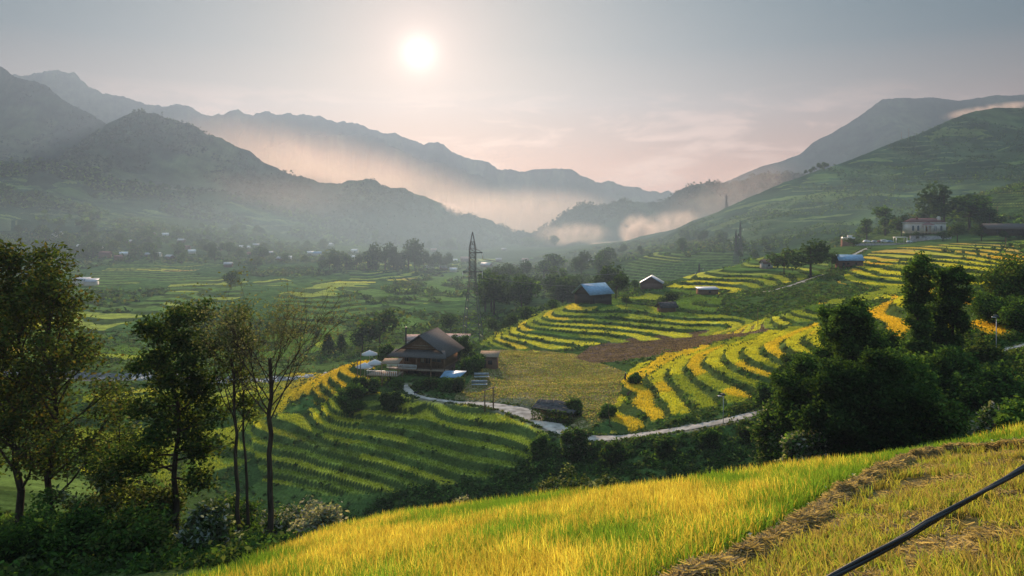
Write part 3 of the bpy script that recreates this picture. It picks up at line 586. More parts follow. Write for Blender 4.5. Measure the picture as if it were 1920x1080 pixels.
def build_far_crops():
    Vs = []
    def put(x, y, z, col, crop, per, h, w):
        m = crop == 1; x = x[m]; y = y[m]; z = z[m]; c = col[m]; n = len(x)*per
        j = rng.normal(0, .22, (n, 2)); p = np.c_[np.repeat(x, per)+j[:, 0], np.repeat(y, per)+j[:, 1], np.repeat(z, per)-.05]; c = np.repeat(c, per, 0)*rng.uniform(.75, 1.35, (n, 1))
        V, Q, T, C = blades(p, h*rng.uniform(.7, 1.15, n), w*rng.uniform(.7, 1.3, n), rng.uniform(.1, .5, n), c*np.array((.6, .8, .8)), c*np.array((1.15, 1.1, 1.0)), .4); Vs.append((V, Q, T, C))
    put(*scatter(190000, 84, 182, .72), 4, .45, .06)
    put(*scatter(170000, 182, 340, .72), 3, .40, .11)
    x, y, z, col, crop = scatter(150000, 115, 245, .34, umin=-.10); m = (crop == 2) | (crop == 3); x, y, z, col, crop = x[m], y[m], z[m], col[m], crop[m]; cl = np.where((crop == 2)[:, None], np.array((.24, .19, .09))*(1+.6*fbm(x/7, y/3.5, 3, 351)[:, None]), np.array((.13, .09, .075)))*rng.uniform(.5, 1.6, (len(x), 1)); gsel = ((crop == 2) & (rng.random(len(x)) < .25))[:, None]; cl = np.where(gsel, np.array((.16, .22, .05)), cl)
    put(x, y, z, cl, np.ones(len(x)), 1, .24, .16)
    off = 0; V = []; Q = []; T = []; C = []
    for a, b, c, d in Vs: V.append(a); Q.append(b+off); T.append(c+off); C.append(d); off += len(a)
    o = mkmesh('rice_terraces', np.concatenate(V), quads=np.concatenate(Q), tris=np.concatenate(T), mat=M_RICE, col=np.concatenate(C)); tag(o, 'golden and green rice standing on the stepped terraces', 'rice', kind='stuff')
build_far_crops()
def bushes(name, label, x, y, z, size, per, leaf, col, up=.9):
    n = len(x); N_ = n*per; s = np.repeat(size, per); d = unit(N_); d[:, 2] = np.abs(d[:, 2]); r = rng.random(N_)**.45
    p = np.c_[np.repeat(x, per), np.repeat(y, per), np.repeat(z, per)-.15*s]+d*(r*s)[:, None]*np.array([1, 1, up]); c = np.repeat(col, per, 0)*rng.uniform(.65, 1.4, (N_, 1))
    V, Q, C = leaf_quads(p, np.repeat(leaf*np.ones(n), per)*rng.uniform(.6, 1.3, N_), c, 1.8); o = mkmesh(name, V, quads=Q, mat=M_LEAF, col=C); tag(o, label, name.replace('_', ' '), kind='stuff'); return o
def pal(n, cols):
    c = np.array(cols); return c[rng.integers(0, len(c), n)]*rng.uniform(.7, 1.3, (n, 1))
def build_undergrowth():
    # the gully between the rice slope and the road
    x, y, z, c, crop = scatter(26000, 34, 118, .74); px = 960+F*x/y
    m = (y > edge_at(x, y)+1.2) & (crop == 0) & ~((px < 520) & (y > 60)); m &= rng.random(len(x)) < np.clip(60/y, .4, 1); x = x[m]; y = y[m]; z = z[m]
    s = rng.uniform(.5, 1.5, len(x))*(1+.5*fbm(x/9, y/9, 2, 301)); cl = pal(len(x), MIDG+DARKG+[(.07, .10, .04), (.10, .13, .04)])
    bushes('undergrowth', 'dense green undergrowth filling the gully below the road', x, y, z, s, 34, .15+.0012*y, cl)
    x, y, z, c, crop = scatter(60000, 110, 345, .74); m = (crop == 0) & (rng.random(len(x)) < .62) & (fbm(x/8, y/8, 3, 305) > -.25); x = x[m]; y = y[m]; z = z[m]; q = rng.random(len(x))
    s = np.where(q < .85, rng.uniform(.25, .7, len(x)), rng.uniform(.8, 1.9, len(x)))*(.8+y/500); cl = pal(len(x), MIDG+[(.08, .11, .045), (.10, .13, .05), (.05, .075, .03)])
    bushes('scrub', 'low green scrub and grass on the terrace banks', x, y, z, s, 11, .22+.0009*y, cl)
build_undergrowth()
def build_verge():
    X = []; Y = []
    for q in ROADQ.values():
        t = np.gradient(q[:, :2], axis=0); t /= np.linalg.norm(t, axis=1)[:, None]
        for k in range(9):
            sd = rng.choice([-1, 1], len(q)); off = q[:, 3]*.5+rng.uniform(-.12, .9, len(q)); X.append(q[:, 0]-t[:, 1]*off*sd); Y.append(q[:, 1]+t[:, 0]*off*sd)
    x = np.concatenate(X); y = np.concatenate(Y); g = fbm(x/2.5, y/2.5, 2, 401) > -.15; x, y = x[g], y[g]; z = land(x, y)[0]
    bushes('verge_grass', 'ragged grass and weeds along the edges of the road', x, y, z, rng.uniform(.12, .42, len(x)), 12, .16+.0006*y, pal(len(x), MIDG+OLIVE+[(.22, .21, .09)]), .9)
build_verge()
# ---------------------------------------------------------------- trees that stand alone
def tree_at(name, px, D, toppy, R, kind, nl, leafs, spread, size, cols, label, z=None, sink=.2, **k):
    x, y, zz = at(px, D); zz = zz if z is None else z; H = max(.4 if kind == 'shrub' else 2.0, -(toppy-HZ)/F*D-zz)
    return make_tree(name, H, R, kind, nl, leafs, spread, size, cols, label, loc=(x, y, zz-sink), **k)
G1 = 'tall trees at the left edge of the rice slope'
tree_at('tree', 36, 47, 525, 4.3, 'broad', 24, 22, .40, .17, OLIVE+RUST, 'tall tree at the far left edge with a dense olive crown', group=G1, base=.2, tr=.24, sub=5, sub2=4)
tree_at('tree', -75, 50, 560, 4.0, 'broad', 20, 16, .42, .18, OLIVE+DARKG, 'tall tree cut by the left edge of the picture', group=G1, base=.2, tr=.22, sub=5, sub2=3)
tree_at('tree', 98, 45, 552, 4.1, 'broad', 24, 15, .38, .15, OLIVE+RUST, 'brownish tree with a fine airy crown, second from the left', group=G1, base=.15, tr=.21, sub=5, sub2=4)
tree_at('tree', 330, 44, 572, 2.7, 'layer', 27, 18, .34, .16, DARKG+OLIVE[:2]+DARKG, 'dark layered tree with one straight trunk between the brownish trees and the bare ones', group=G1, base=.28, tr=.19, sub=5, sub2=4)
tree_at('tree', 450, 43.5, 548, 2.6, 'vase', 11, 5, .26, .10, [(.16, .18, .08), (.13, .15, .07)], 'slender thinly leaved tree close to the bare forked tree', group=G1, base=.60, tr=.12, sub=9, sub2=4, lean=(-.03, 0))
tree_at('tree', 468, 44.5, 590, 1.5, 'broad', 14, 8, .30, .13, OLIVE, 'thin leaning stem just left of the bare forked tree', group=G1, base=.5, tr=.10, sub=4, sub2=3, lean=(-.05, 0))
tree_at('tree', 507, 42, 545, 3.6, 'vase', 14, 3, .20, .085, [(.20, .19, .12), (.16, .16, .09)], 'nearly bare tree whose forked limbs fan out above the rice slope', group=G1, base=.66, tr=.17, sub=11, sub2=5)
tree_at('tree', 225, 52, 730, 1.8, 'broad', 14, 8, .45, .16, PALE[1:2]+OLIVE, 'smaller grey green tree behind the dark layered tree', group=G1, base=.1, tr=.10)
# shrubs in their own right
def shrub(px, D, toppy, R, cols, label, leafs=26, size=.14, spread=.28, name='shrub', nl=12, z=None, group=None):
    # a low dome: no taller than about one and a half times its spread
    x, y, zz = at(px, D); H = max(.3, -(toppy-HZ)/F*D-zz); R = max(R, H*.42); toppy = HZ-F*(zz+max(.3, H*.62))/D; r = tree_at(name, px, D, toppy, R, 'shrub', nl, leafs, spread, size, cols, label, cat='shrub', base=.05, tr=.05, sub=5, sub2=2, sides=4, z=z, group=group)
    return r
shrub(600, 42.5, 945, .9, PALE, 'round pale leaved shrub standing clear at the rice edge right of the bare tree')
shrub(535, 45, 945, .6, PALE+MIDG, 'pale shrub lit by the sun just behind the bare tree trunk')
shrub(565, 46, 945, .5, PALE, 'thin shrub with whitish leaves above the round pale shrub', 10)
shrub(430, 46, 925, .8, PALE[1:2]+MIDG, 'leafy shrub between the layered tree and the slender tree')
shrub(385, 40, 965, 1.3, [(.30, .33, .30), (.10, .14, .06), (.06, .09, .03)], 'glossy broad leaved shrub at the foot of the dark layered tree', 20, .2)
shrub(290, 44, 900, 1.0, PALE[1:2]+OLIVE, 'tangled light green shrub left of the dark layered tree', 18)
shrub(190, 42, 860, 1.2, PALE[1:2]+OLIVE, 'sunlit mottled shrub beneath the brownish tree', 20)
shrub(250, 38, 985, 1.6, OLIVE+MIDG, 'low olive shrub at the bottom left beside the rice')
shrub(120, 38, 1010, 2.0, DARKG+MIDG, 'low dark shrub under the two leftmost trees')
shrub(20, 38, 1020, 2.2, DARKG+MIDG, 'low dark shrub in the bottom left corner')
shrub(863, 36.5, 935, .25, PALE, 'tiny pale weed sprouting on the rice skyline', 8, .07, .08)
# the right hand thicket
G2 = 'overgrown trees of the dark thicket'
def thick(px, D, top, R, cols, label, leafs=60, nl=44, size=.20, spread=.36, kind='broad', base=.03, **k):
    return tree_at('overgrown_tree', px, D, top, R, kind, nl, leafs, spread, size, cols, label, cat='tree', base=base, tr=.2, sub=5, sub2=3, sides=5, group=G2, **k)
thick(1600, 74, 592, 3.1, DARKG+MIDG+FRESH, 'tallest vine draped tree of the dark thicket above the road end', nl=52, leafs=44)
thick(1560, 80, 590, 2.2, MIDG, 'leaning crown behind the tallest tree of the thicket', 40, 26)
thick(1515, 68, 705, 2.9, MIDG+FRESH+DARKG, 'broad bushy tree at the left of the thicket hanging over the road', 40)
thick(1585, 62, 725, 3.0, DARKG, 'dark rounded tree in the front of the thicket', 42)
thick(1655, 62, 700, 2.9, DARKG, 'black looking dense tree at the right front of the thicket', 42)
thick(1700, 70, 700, 2.3, MIDG+FRESH, 'dense tree at the right flank of the thicket below the twin pillars', 40)
thick(1462, 72, 770, 2.4, MIDG+PALE[1:2], 'small light tipped bush at the left foot of the thicket by the road', 40, 22)
G3 = 'vine covered pillar trees'
tree_at('vine_tree', 1722, 92, 484, 1.2, 'column', 56, 30, .34, .24, MIDG+FRESH, 'left of the two tall narrow trees wrapped in vines', group=G3, base=.02, tr=.2, sub=3, sub2=2)
tree_at('vine_tree', 1783, 93, 500, 1.4, 'column', 56, 30, .36, .24, DARKG+MIDG, 'right of the two tall narrow trees wrapped in vines', group=G3, base=.02, tr=.2, sub=3, sub2=2)
tree_at('vine_tree', 1752, 95, 600, 2.0, 'broad', 30, 50, .45, .22, DARKG+MIDG, 'shorter leafy tree joining the two vine wrapped pillars', group=G3, base=.05, tr=.2)
for px, D, top, R, cols, lb in ((1700, 86, 655, 2.6, MIDG+FRESH, 'bright green bush below the left pillar tree'), (1790, 84, 652, 2.6, MIDG, 'wide round bush below the right pillar tree'), (1860, 78, 745, 2.6, DARKG+MIDG, 'dark bush under the road at the right'),
    (1770, 62, 780, 2.0, FRESH+OLIVE, 'feathery yellow green bush right of the thicket'), (1872, 52, 755, 1.2, PALE+MIDG, 'upright pale leaved shrub near the right edge'), (1925, 50, 770, 1.6, FRESH, 'bright green shrub cut by the right edge'),
    (1845, 100, 690, 1.8, OLIVE, 'yellowish shrub at the roadside below the right street lamp'), (1905, 125, 505, 5.0, MIDG+OLIVE, 'big rounded shrub mass at the right edge above the golden plots'), (1880, 118, 600, 3.6, DARKG+MIDG, 'dark bush behind the right street lamp'),
    (1930, 112, 590, 3.2, DARKG+MIDG, 'dark bush at the right edge above the road'), (1640, 104, 610, 3.0, MIDG+DARKG, 'bush on the bank behind the tallest thicket tree'), (1446, 112, 715, 1.8, MIDG, 'green bush on the right end of the golden knoll'),
    (1495, 118, 660, 2.0, MIDG+OLIVE, 'bush at the back right of the golden knoll'), (1500, 62, 800, 1.3, PALE+MIDG, 'pale flowering bush at the foot of the thicket beside the rice'), (1078, 113, 800, 1.6, PALE[1:2]+MIDG, 'silvery bushy tree below the road junction'),
    (1098, 70, 868, 1.4, PALE[1:2]+OLIVE, 'spiky shrub on the rice skyline below the silvery tree'), (1150, 109, 826, 1.2, MIDG+OLIVE, 'leafy shrub right of the silvery tree'), (1245, 107, 815, 1.2, OLIVE+MIDG, 'olive shrub in the hedge below the road bend'),
    (1330, 107, 806, 1.1, MIDG, 'green shrub in the hedge below the street lamp'), (1400, 107, 796, 1.2, MIDG+OLIVE, 'green shrub in the hedge left of the thicket'), (1010, 117, 815, 1.2, FRESH, 'bright grassy shrub under the concrete yard'),
    (1078, 128, 748, 1.1, FRESH+OLIVE, 'tall grass bush beside the tarpaulin roof'), (1140, 126, 762, 1.0, FRESH, 'grass bush at the left tip of the golden knoll'), (1190, 146, 706, 1.0, MIDG, 'green bush where the golden knoll meets the stubble')):
    shrub(px, D, top, R, cols, lb, leafs=44 if R > 1.5 else 30, size=.16+.0009*D, spread=.16*R+.05, nl=20 if R > 2.5 else 14)
# ---- garden and back of the house
G4 = 'garden shrubs round the wooden house'
for px, D, top, R, cols, lb in ((672, 146, 708, 1.3, DARKG+MIDG, 'dark shrub at the foot of the two tall posts'), (697, 147, 710, 1.2, OLIVE+MIDG, 'shrub in front of the deck'), (745, 147, 711, 1.0, MIDG, 'shrub at the left corner of the house'),
    (790, 147, 717, 1.0, DARKG+MIDG, 'low shrub in front of the house door'), (812, 147, 712, 1.1, MIDG+RUST, 'shrub with reddish flowers before the house'), (835, 146, 713, 1.1, MIDG, 'shrub below the blue awning'), (858, 148, 708, 1.2, DARKG+OLIVE, 'shrub at the right corner of the house'), (884, 163, 672, 1.8, MIDG, 'tree right of the house beside the brick shed'),
    (862, 176, 628, 2.0, MIDG+DARKG, 'tree behind the house under the pylon'), (722, 180, 646, 1.8, PALE[1:2]+MIDG, 'light leaved tree behind the left eave'), (655, 141, 716, 1.4, MIDG, 'green bush on the bank left of the house'), (730, 141, 728, 1.0, DARKG, 'low bush left of the drive'), (893, 166, 662, 1.2, DARKG, 'dark bush left of the brick shed')):
    shrub(px, D, top, R, cols, lb, leafs=26, size=.26, spread=.16*R+.1, nl=14, group=G4)
# ---------------------------------------------------------------- trees of the middle distance and far off
def far_tree(name, seed, H, R, cols, kind='round', nleaf=1000, leaf=.62):
    """one mesh: trunk and a lumpy crown of leaf sprays, base at the origin"""
    g = np.random.default_rng(seed); n = 7 if kind != 'tall' else 9; cs = []
    for k in range(n):
        a = g.uniform(0, 6.28); t = g.random()
        if kind == 'tall': cs.append((math.cos(a)*R*.3, math.sin(a)*R*.3, H*(.25+.7*k/n), R*.5))
        elif kind == 'cone': cs.append((0, 0, H*(.2+.72*k/n), R*(1-.85*k/n)))
        else: cs.append((math.cos(a)*R*.55*t**.5, math.sin(a)*R*.55*t**.5, H*(.32+.5*g.random()), R*g.uniform(.38, .6)))
    cs = np.array(cs); i = g.integers(0, n, nleaf); d = g.normal(size=(nleaf, 3)); d /= np.linalg.norm(d, axis=1)[:, None]; d[:, 2] = d[:, 2]*.8
    p = cs[i, :3]+d*cs[i, 3:4]*g.uniform(.55, 1.1, (nleaf, 1)); c = np.array(cols)[g.integers(0, len(cols), nleaf)]*g.uniform(.6, 1.35, (nleaf, 1))
    V, Q, C = leaf_quads(p, leaf*g.uniform(.6, 1.3, nleaf), c, 1.5, .2)
    tv, tq = tube_segs([(0, 0, -1, .025*H, 0, 0, H*.7, .01*H)]+[(0, 0, H*.35, .012*H, *(cs[k, :3]), .004*H) for k in range(4)], 5)
    o = empty(name); mkmesh('crown', V, quads=Q, mat=M_LEAF, col=C, parent=o); mkmesh('trunk', tv, quads=tq, mat=M_BARK, parent=o); return o
PROTO = []
def proto(k):
    r = PROTO[k]; return r
SPECS = [('tree', 1, 10, 4.6, MIDG+DARKG, 'round'), ('tree', 2, 12, 5.0, DARKG+OLIVE[2:], 'round'), ('tree', 3, 14, 3.2, MIDG, 'tall'), ('tree', 4, 9, 3.2, DARKG, 'cone'), ('tree', 5, 8, 5.0, OLIVE+MIDG, 'round'), ('tree', 6, 12, 4.2, FRESH+MIDG, 'round')]
used_proto = {}
def plant(kind, x, y, z, s, rz, label, group, sz=None):
    H = SPECS[kind][2]
    if kind not in used_proto:
        o = far_tree(*SPECS[kind]); used_proto[kind] = o; o.location = (x, y, z); o.rotation_euler = (0, 0, rz); o.scale = (s, s, sz or s); tag(o, label, 'tree', group); return o
    return copy_thing(used_proto[kind], (x, y, z), rz, s, label, group, sz)
def forest_row(spots, label, group, kinds):
    for px, D, h, *dz in spots:
        k = R_.choice(kinds); H = SPECS[k][2]; x = (px-960)/F*D; z = dz[0] if dz else gz(x, D)
        s = h/H*R_.uniform(.85, 1.15); plant(k, x, D, z-.3*s, s*R_.uniform(.9, 1.25), R_.uniform(0, 6.28), label, group, s)
# single ones a viewer could point to
for px, py, d0, d1, h, k, wide, lb in ((1722, 452, 455, 476, 6, 1, 1.5, 'low bush in front of the left windows of the villa'), (1768, 452, 455, 476, 7, 0, 1.3, 'low bush in front of the right windows of the villa'), (1795, 455, 440, 476, 12, 1, 1.2, 'dark tree at the right corner of the villa'), (1840, 458, 440, 465, 9, 1, 1.6, 'dark bushes below the massive tree'), (1600, 470, 440, 468, 5, 4, 1.6, 'bush on the bank below the square brick building'), (1885, 452, 420, 436, 6, 1, 1.5, 'bush in front of the long dark house'),
    (433, 543, 420, 620, 14, 0, 1.0, 'lone dense rounded tree standing in the left valley terraces'), (712, 652, 225, 330, 13.5, 4, 1.15, 'broad light tree behind the house on the valley side'), (1520, 520, 290, 400, 16, 1, 1.5, 'wide spreading tree left of the blue roofed shed'),
    (1470, 515, 290, 430, 11, 4, 1.1, 'russet tree left of the spreading tree above the small path'), (1770, 428, 480, 500, 33, 1, 1.25, 'tallest tree rising behind the villa'), (1818, 432, 470, 500, 27, 0, 1.5, 'massive dark tree right of the villa'), (1660, 440, 480, 520, 22, 5, 1.4, 'leafy tree left of the villa above the cars'),
    (1625, 445, 480, 520, 16, 5, 1.2, 'fresh green tree at the left end of the parking place'), (1690, 440, 470, 500, 14, 4, 1.0, 'olive tree touching the left side of the villa'), (1725, 436, 520, 540, 14, 1, 1.3, 'dark tree behind the villa roof'), (1856, 436, 460, 480, 17, 1, 1.3, 'dark tree between the villa and the long roof'),
    (1035, 577, 262, 280, 5.5, 0, 1.2, 'bushy tree left of the blue roofed barn'), (1155, 560, 280, 330, 10, 1, 1.2, 'dark tree behind the blue roofed barn'), (1175, 575, 262, 300, 4, 1, 1.4, 'low bush right of the blue roofed barn'), (1250, 577, 250, 290, 6, 1, 1.7, 'dark clump over the ruined hut between the terraces'),
    (1190, 545, 300, 330, 5, 0, 1.0, 'small tree left of the brown gabled shed'), (1560, 505, 310, 340, 8, 1, 1.1, 'tree touching the left end of the blue roofed shed'), (640, 660, 190, 330, 7, 3, 1.0, 'dark pointed tree beyond the left end of the terrace'), (680, 660, 190, 300, 9, 1, 1.3, 'dark tree behind the white umbrellas'),
    (615, 665, 190, 330, 8, 3, 1.1, 'conical tree over the river bank'), (955, 628, 270, 330, 7.5, 1, 1.3, 'dark tree right of the pylon foot'), (990, 615, 280, 340, 8, 0, 1.3, 'tree above the left tip of the terraces'), (930, 630, 268, 300, 7, 1, 1.2, 'dark bush beside the pylon foot'), (845, 620, 300, 360, 8, 0, 1.3, 'tree left of the pylon')):
    D = hit(px, py, d0, d1); x = (px-960)/F*D; z = gz(x, D); s = h/SPECS[k][2]; plant(k, x, D, z-.2*s, s*wide, R_.uniform(0, 6), lb, None, s)
# the ravine wood beyond the pylon
sp = []
for i in range(60):
    px = R_.uniform(905, 1145); D = R_.uniform(360, 640)
    sp.append((px, D, R_.uniform(12, 20)))
forest_row(sp, 'tree of the ravine wood between pylon and barn', 'trees of the ravine wood', (0, 1, 2, 1))
sp = [(R_.uniform(1140, 1500), R_.uniform(640, 860), R_.uniform(7, 13)) for i in range(34)]+[(R_.uniform(1380, 1620), R_.uniform(560, 760), R_.uniform(7, 13)) for i in range(22)]
forest_row(sp, 'tree in the hamlet below the green hill', 'trees of the right hand hamlet', (0, 1, 5))
# the belt of trees among the valley houses on the left
sp = []
for i in range(110):
    px = R_.uniform(-30, 640); D = hit(px, R_.triangular(405, 492, 470)+(px/640)*18, 560, 1050); sp.append((px, D, R_.uniform(7, 14)))
forest_row(sp, 'hazy tree among the village houses across the valley', 'trees of the left valley village', (0, 1, 4, 5, 1))
sp = [(px, hit(px, 507, 560, 1000), h) for px, h in ((618, 17), (632, 15), (650, 18), (668, 15), (690, 20), (705, 24), (722, 25), (738, 22), (752, 17), (766, 28), (778, 26), (795, 20), (812, 14), (826, 22), (838, 16), (700, 14), (655, 12), (742, 14))]
forest_row(sp, 'dark tree in the grove left of the pylon', 'grove left of the pylon', (0, 1, 1, 3))
sp = [(R_.uniform(620, 1060), R_.uniform(1150, 1900), R_.uniform(14, 26)) for i in range(34)]
forest_row(sp, 'faint tree in the haze at the valley end', 'faint trees at the valley end', (0, 1, 2))
# trees on the ridge line of the near left hill
px_, D_, z_ = CREST[191]; sp = []
for p in np.r_[np.linspace(300, 760, 40), np.linspace(-20, 290, 8)]:
    p = p+R_.uniform(-6, 6); sp.append((p, float(np.interp(p, px_, D_)), R_.uniform(7, 15) if p > 300 else 8, float(np.interp(p, px_, z_))-1))
forest_row(sp, 'tree on the crest of the near left hill', 'trees on the near left crest', (0, 1, 1, 5))
px_, D_, z_ = CREST[251]; sp = [(p, float(np.interp(p, px_, D_)), h, float(np.interp(p, px_, z_))-.5) for p, h in ((1511, 9), (1519, 7), (1527, 8), (1536, 10), (1546, 11), (1551, 8))]
forest_row(sp, 'tree in the skyline row on the green hill', 'skyline row on the green hill', (0, 1))
def wood(name, label, seedlist, n, smin, smax, cols, per=7, fmax=1.0, gate=None):
    """tree sized leaf masses spread over a slope"""
    P_ = []; S_ = []
    for sd in seedlist:
        g = MV[sd]; a = rng.integers(0, g.shape[0]-1, n); b = rng.integers(0, g.shape[1]-1, n); f = rng.random((n, 1)); P_.append(g[a, b]*(1-f)+g[a+1, b+1]*f)
    p = np.concatenate(P_); m = fbm(p[:, 0]/90, p[:, 1]/90, 3, 77) > -.05; m &= np.abs(p[:, 0]) < p[:, 1]*.75
    if gate is not None: m &= gate(p)
    p = p[m]; s = rng.uniform(smin, smax, len(p)); N_ = len(p)*per; d = unit(N_); ss = np.repeat(s, per)[:, None]; q = np.repeat(p, per, 0)+d*ss*np.array([.5, .5, .55])+np.array([0, 0, 1])*ss*.35
    c = np.array(cols)[rng.integers(0, len(cols), N_)]*rng.uniform(.6, 1.3, (N_, 1)); V, Q, C = leaf_quads(q, ss[:, 0]*.55, c, 1.4, .2); o = mkmesh(name, V, quads=Q, mat=M_LEAF, col=C); tag(o, label, 'woodland', kind='stuff')
wood('woodland', 'woodland covering the near hill on the left', [191], 9000, 5, 11, DARKG+MIDG, 8)
wood('scrub', 'patchy scrub on the big green hill at the right', [251], 16000, 1.2, 3.4, MIDG+DARKG, 6)
wood('woodland', 'woodland on the middle hills', [211, 171, 151], 9000, 5, 9, [(.025, .045, .02), (.035, .055, .025)], 5)
def lone_bushes(name, n, y0, y1, smin, smax, label):
    x, y, z, c, crop = scatter(n, y0, y1, .76); g = (crop == 0) & (fbm(x/60, y/60, 3, 311) > np.where(y > 620, -.12, .06)); x, y, z = x[g], y[g], z[g]; s = rng.uniform(smin, smax, len(x)); bushes(name, label, x, y, z, s, 9, 1.0+.0012*y, pal(len(x), MIDG+DARKG+OLIVE), 1.0)
lone_bushes('valley_scrub', 34000, 330, 1000, 1.0, 4.2, 'scrub and small trees scattered over the valley sides')
# ---------------------------------------------------------------- building kit
class MB:
    def __init__(s): s.V = []; s.Q = []; s.T = []
    def add(s, V, Q=(), T=()):
        n = len(s.V); s.V += [tuple(v) for v in V]; s.Q += [tuple(i+n for i in q) for q in Q]; s.T += [tuple(i+n for i in t) for t in T]; return s
    def box(s, c, d, rz=0.0, rx=0.0, ry=0.0):
        M = Matrix.Translation(c) @ Matrix.Rotation(rz, 4, 'Z') @ Matrix.Rotation(ry, 4, 'Y') @ Matrix.Rotation(rx, 4, 'X')
        V = [M @ Vector((x*d[0]/2, y*d[1]/2, z*d[2]/2)) for z in (-1, 1) for y in (-1, 1) for x in (-1, 1)]
        return s.add(V, [(0,2,3,1),(4,5,7,6),(0,1,5,4),(2,6,7,3),(0,4,6,2),(1,3,7,5)])
    def slab(s, a, b, c, d, t):
        """four corner sheet with thickness t (downwards along its normal)"""
        a, b, c, d = map(Vector, (a, b, c, d)); n = (b-a).cross(d-a).normalized()*t
        return s.add([a, b, c, d, a-n, b-n, c-n, d-n], [(0,1,2,3),(7,6,5,4),(0,4,5,1),(1,5,6,2),(2,6,7,3),(3,7,4,0)])
    def tube(s, pts, r, sides=8, r1=None, cap=True):
        pts = [Vector(p) for p in pts]; n = len(pts); rings = []
        for i, p in enumerate(pts):
            d = (pts[min(i+1, n-1)]-pts[max(i-1, 0)]).normalized(); ref = Vector((0, 0, 1)) if abs(d.z) < .9 else Vector((1, 0, 0)); u = d.cross(ref).normalized(); v = d.cross(u)
            rr = r+((r1 if r1 is not None else r)-r)*i/(n-1); rings.append([p+(u*math.cos(2*math.pi*k/sides)+v*math.sin(2*math.pi*k/sides))*rr for k in range(sides)])
        V = [v for q in rings for v in q]; Q = [(i*sides+k, i*sides+(k+1) % sides, (i+1)*sides+(k+1) % sides, (i+1)*sides+k) for i in range(n-1) for k in range(sides)]; T = []
        if cap:
            V += [pts[0], pts[-1]]; a = len(V)-2
            T += [(a, (k+1) % sides, k) for k in range(sides)]+[(a+1, (n-1)*sides+k, (n-1)*sides+(k+1) % sides) for k in range(sides)]
        return s.add(V, Q, T)
    def gable(s, x0, x1, y, z0, z1, t=.12, along='x'):
        """triangular wall piece"""
        m = (x0+x1)/2
        if along == 'x': V = [(x0, y, z0), (x1, y, z0), (m, y, z1), (x0, y+t, z0), (x1, y+t, z0), (m, y+t, z1)]
        else: V = [(y, x0, z0), (y, x1, z0), (y, m, z1), (y+t, x0, z0), (y+t, x1, z0), (y+t, m, z1)]
        return s.add(V, [(0,3,4,1),(1,4,5,2),(2,5,3,0)], [(0,1,2),(5,4,3)])
    def put(s, name, mat, parent=None, smooth=False, label=None):
        o = mkmesh(name, s.V, quads=s.Q or None, tris=s.T or None, mat=mat, parent=parent, smooth=smooth)
        if label: o['label'] = label
        return o
M_WOOD = mat_flat('weathered_wood', (.17, .095, .055), .8, .4, 4, stretch=(6, 6, .5), c2=(.22, .135, .08)); M_WOODL = mat_flat('pale_wood', (.27, .20, .14), .8, .3, 5)
M_TILE = mat_flat('grey_tile', (.10, .09, .085), .7, .3, 3, stretch=(1, 4, 1)); M_BLUE = mat_flat('blue_metal', (.18, .30, .42), .6, .25, 1.5, metal=.2); M_GREYM = mat_flat('grey_metal', (.36, .38, .41), .55, .25, 1.5, metal=.3)
M_WHITEM = mat_flat('white_metal', (.72, .72, .72), .4, .1, 2); M_WALL = mat_flat('pale_plaster', (.62, .60, .55), .85, .12, 1.5); M_BRICK = mat_flat('brick', (.22, .13, .09), .85, .3, 6); M_RED = mat_flat('red_tile', (.19, .10, .09), .8, .3, 3)
M_DARK = mat_flat('dark_opening', (.02, .02, .022), .6, .2, 2, bump=0); M_GLASS = mat_flat('window_glass', (.10, .13, .16), .08, .15, 1, bump=0); M_STEEL = mat_flat('galvanised_steel', (.10, .105, .11), .6, .2, 4); M_CLOTH = mat_flat('white_canvas', (.50, .48, .47), .8, .05, 2)
M_TARP = mat_flat('dark_tarpaulin', (.05, .048, .048), .9, .4, 2, c2=(.08, .072, .07)); M_BROWNR = mat_flat('brown_board', (.16, .10, .08), .85, .3, 4); M_PINK = mat_flat('faded_sheet', (.34, .25, .22), .8, .3, 1.5); M_WIRE = mat_flat('black_cable', (.012, .012, .013), .45, .2, 20, bump=.1)
M_BARN = mat_flat('dark_board', (.06, .055, .05), .85, .3, 4, stretch=(5, 5, .5)); M_STONE = mat_flat('stone', (.36, .35, .34), .9, .3, 1.0, bump=.5, bdist=.2)  # dark_board: shade on the barn and long house walls is put into its colour

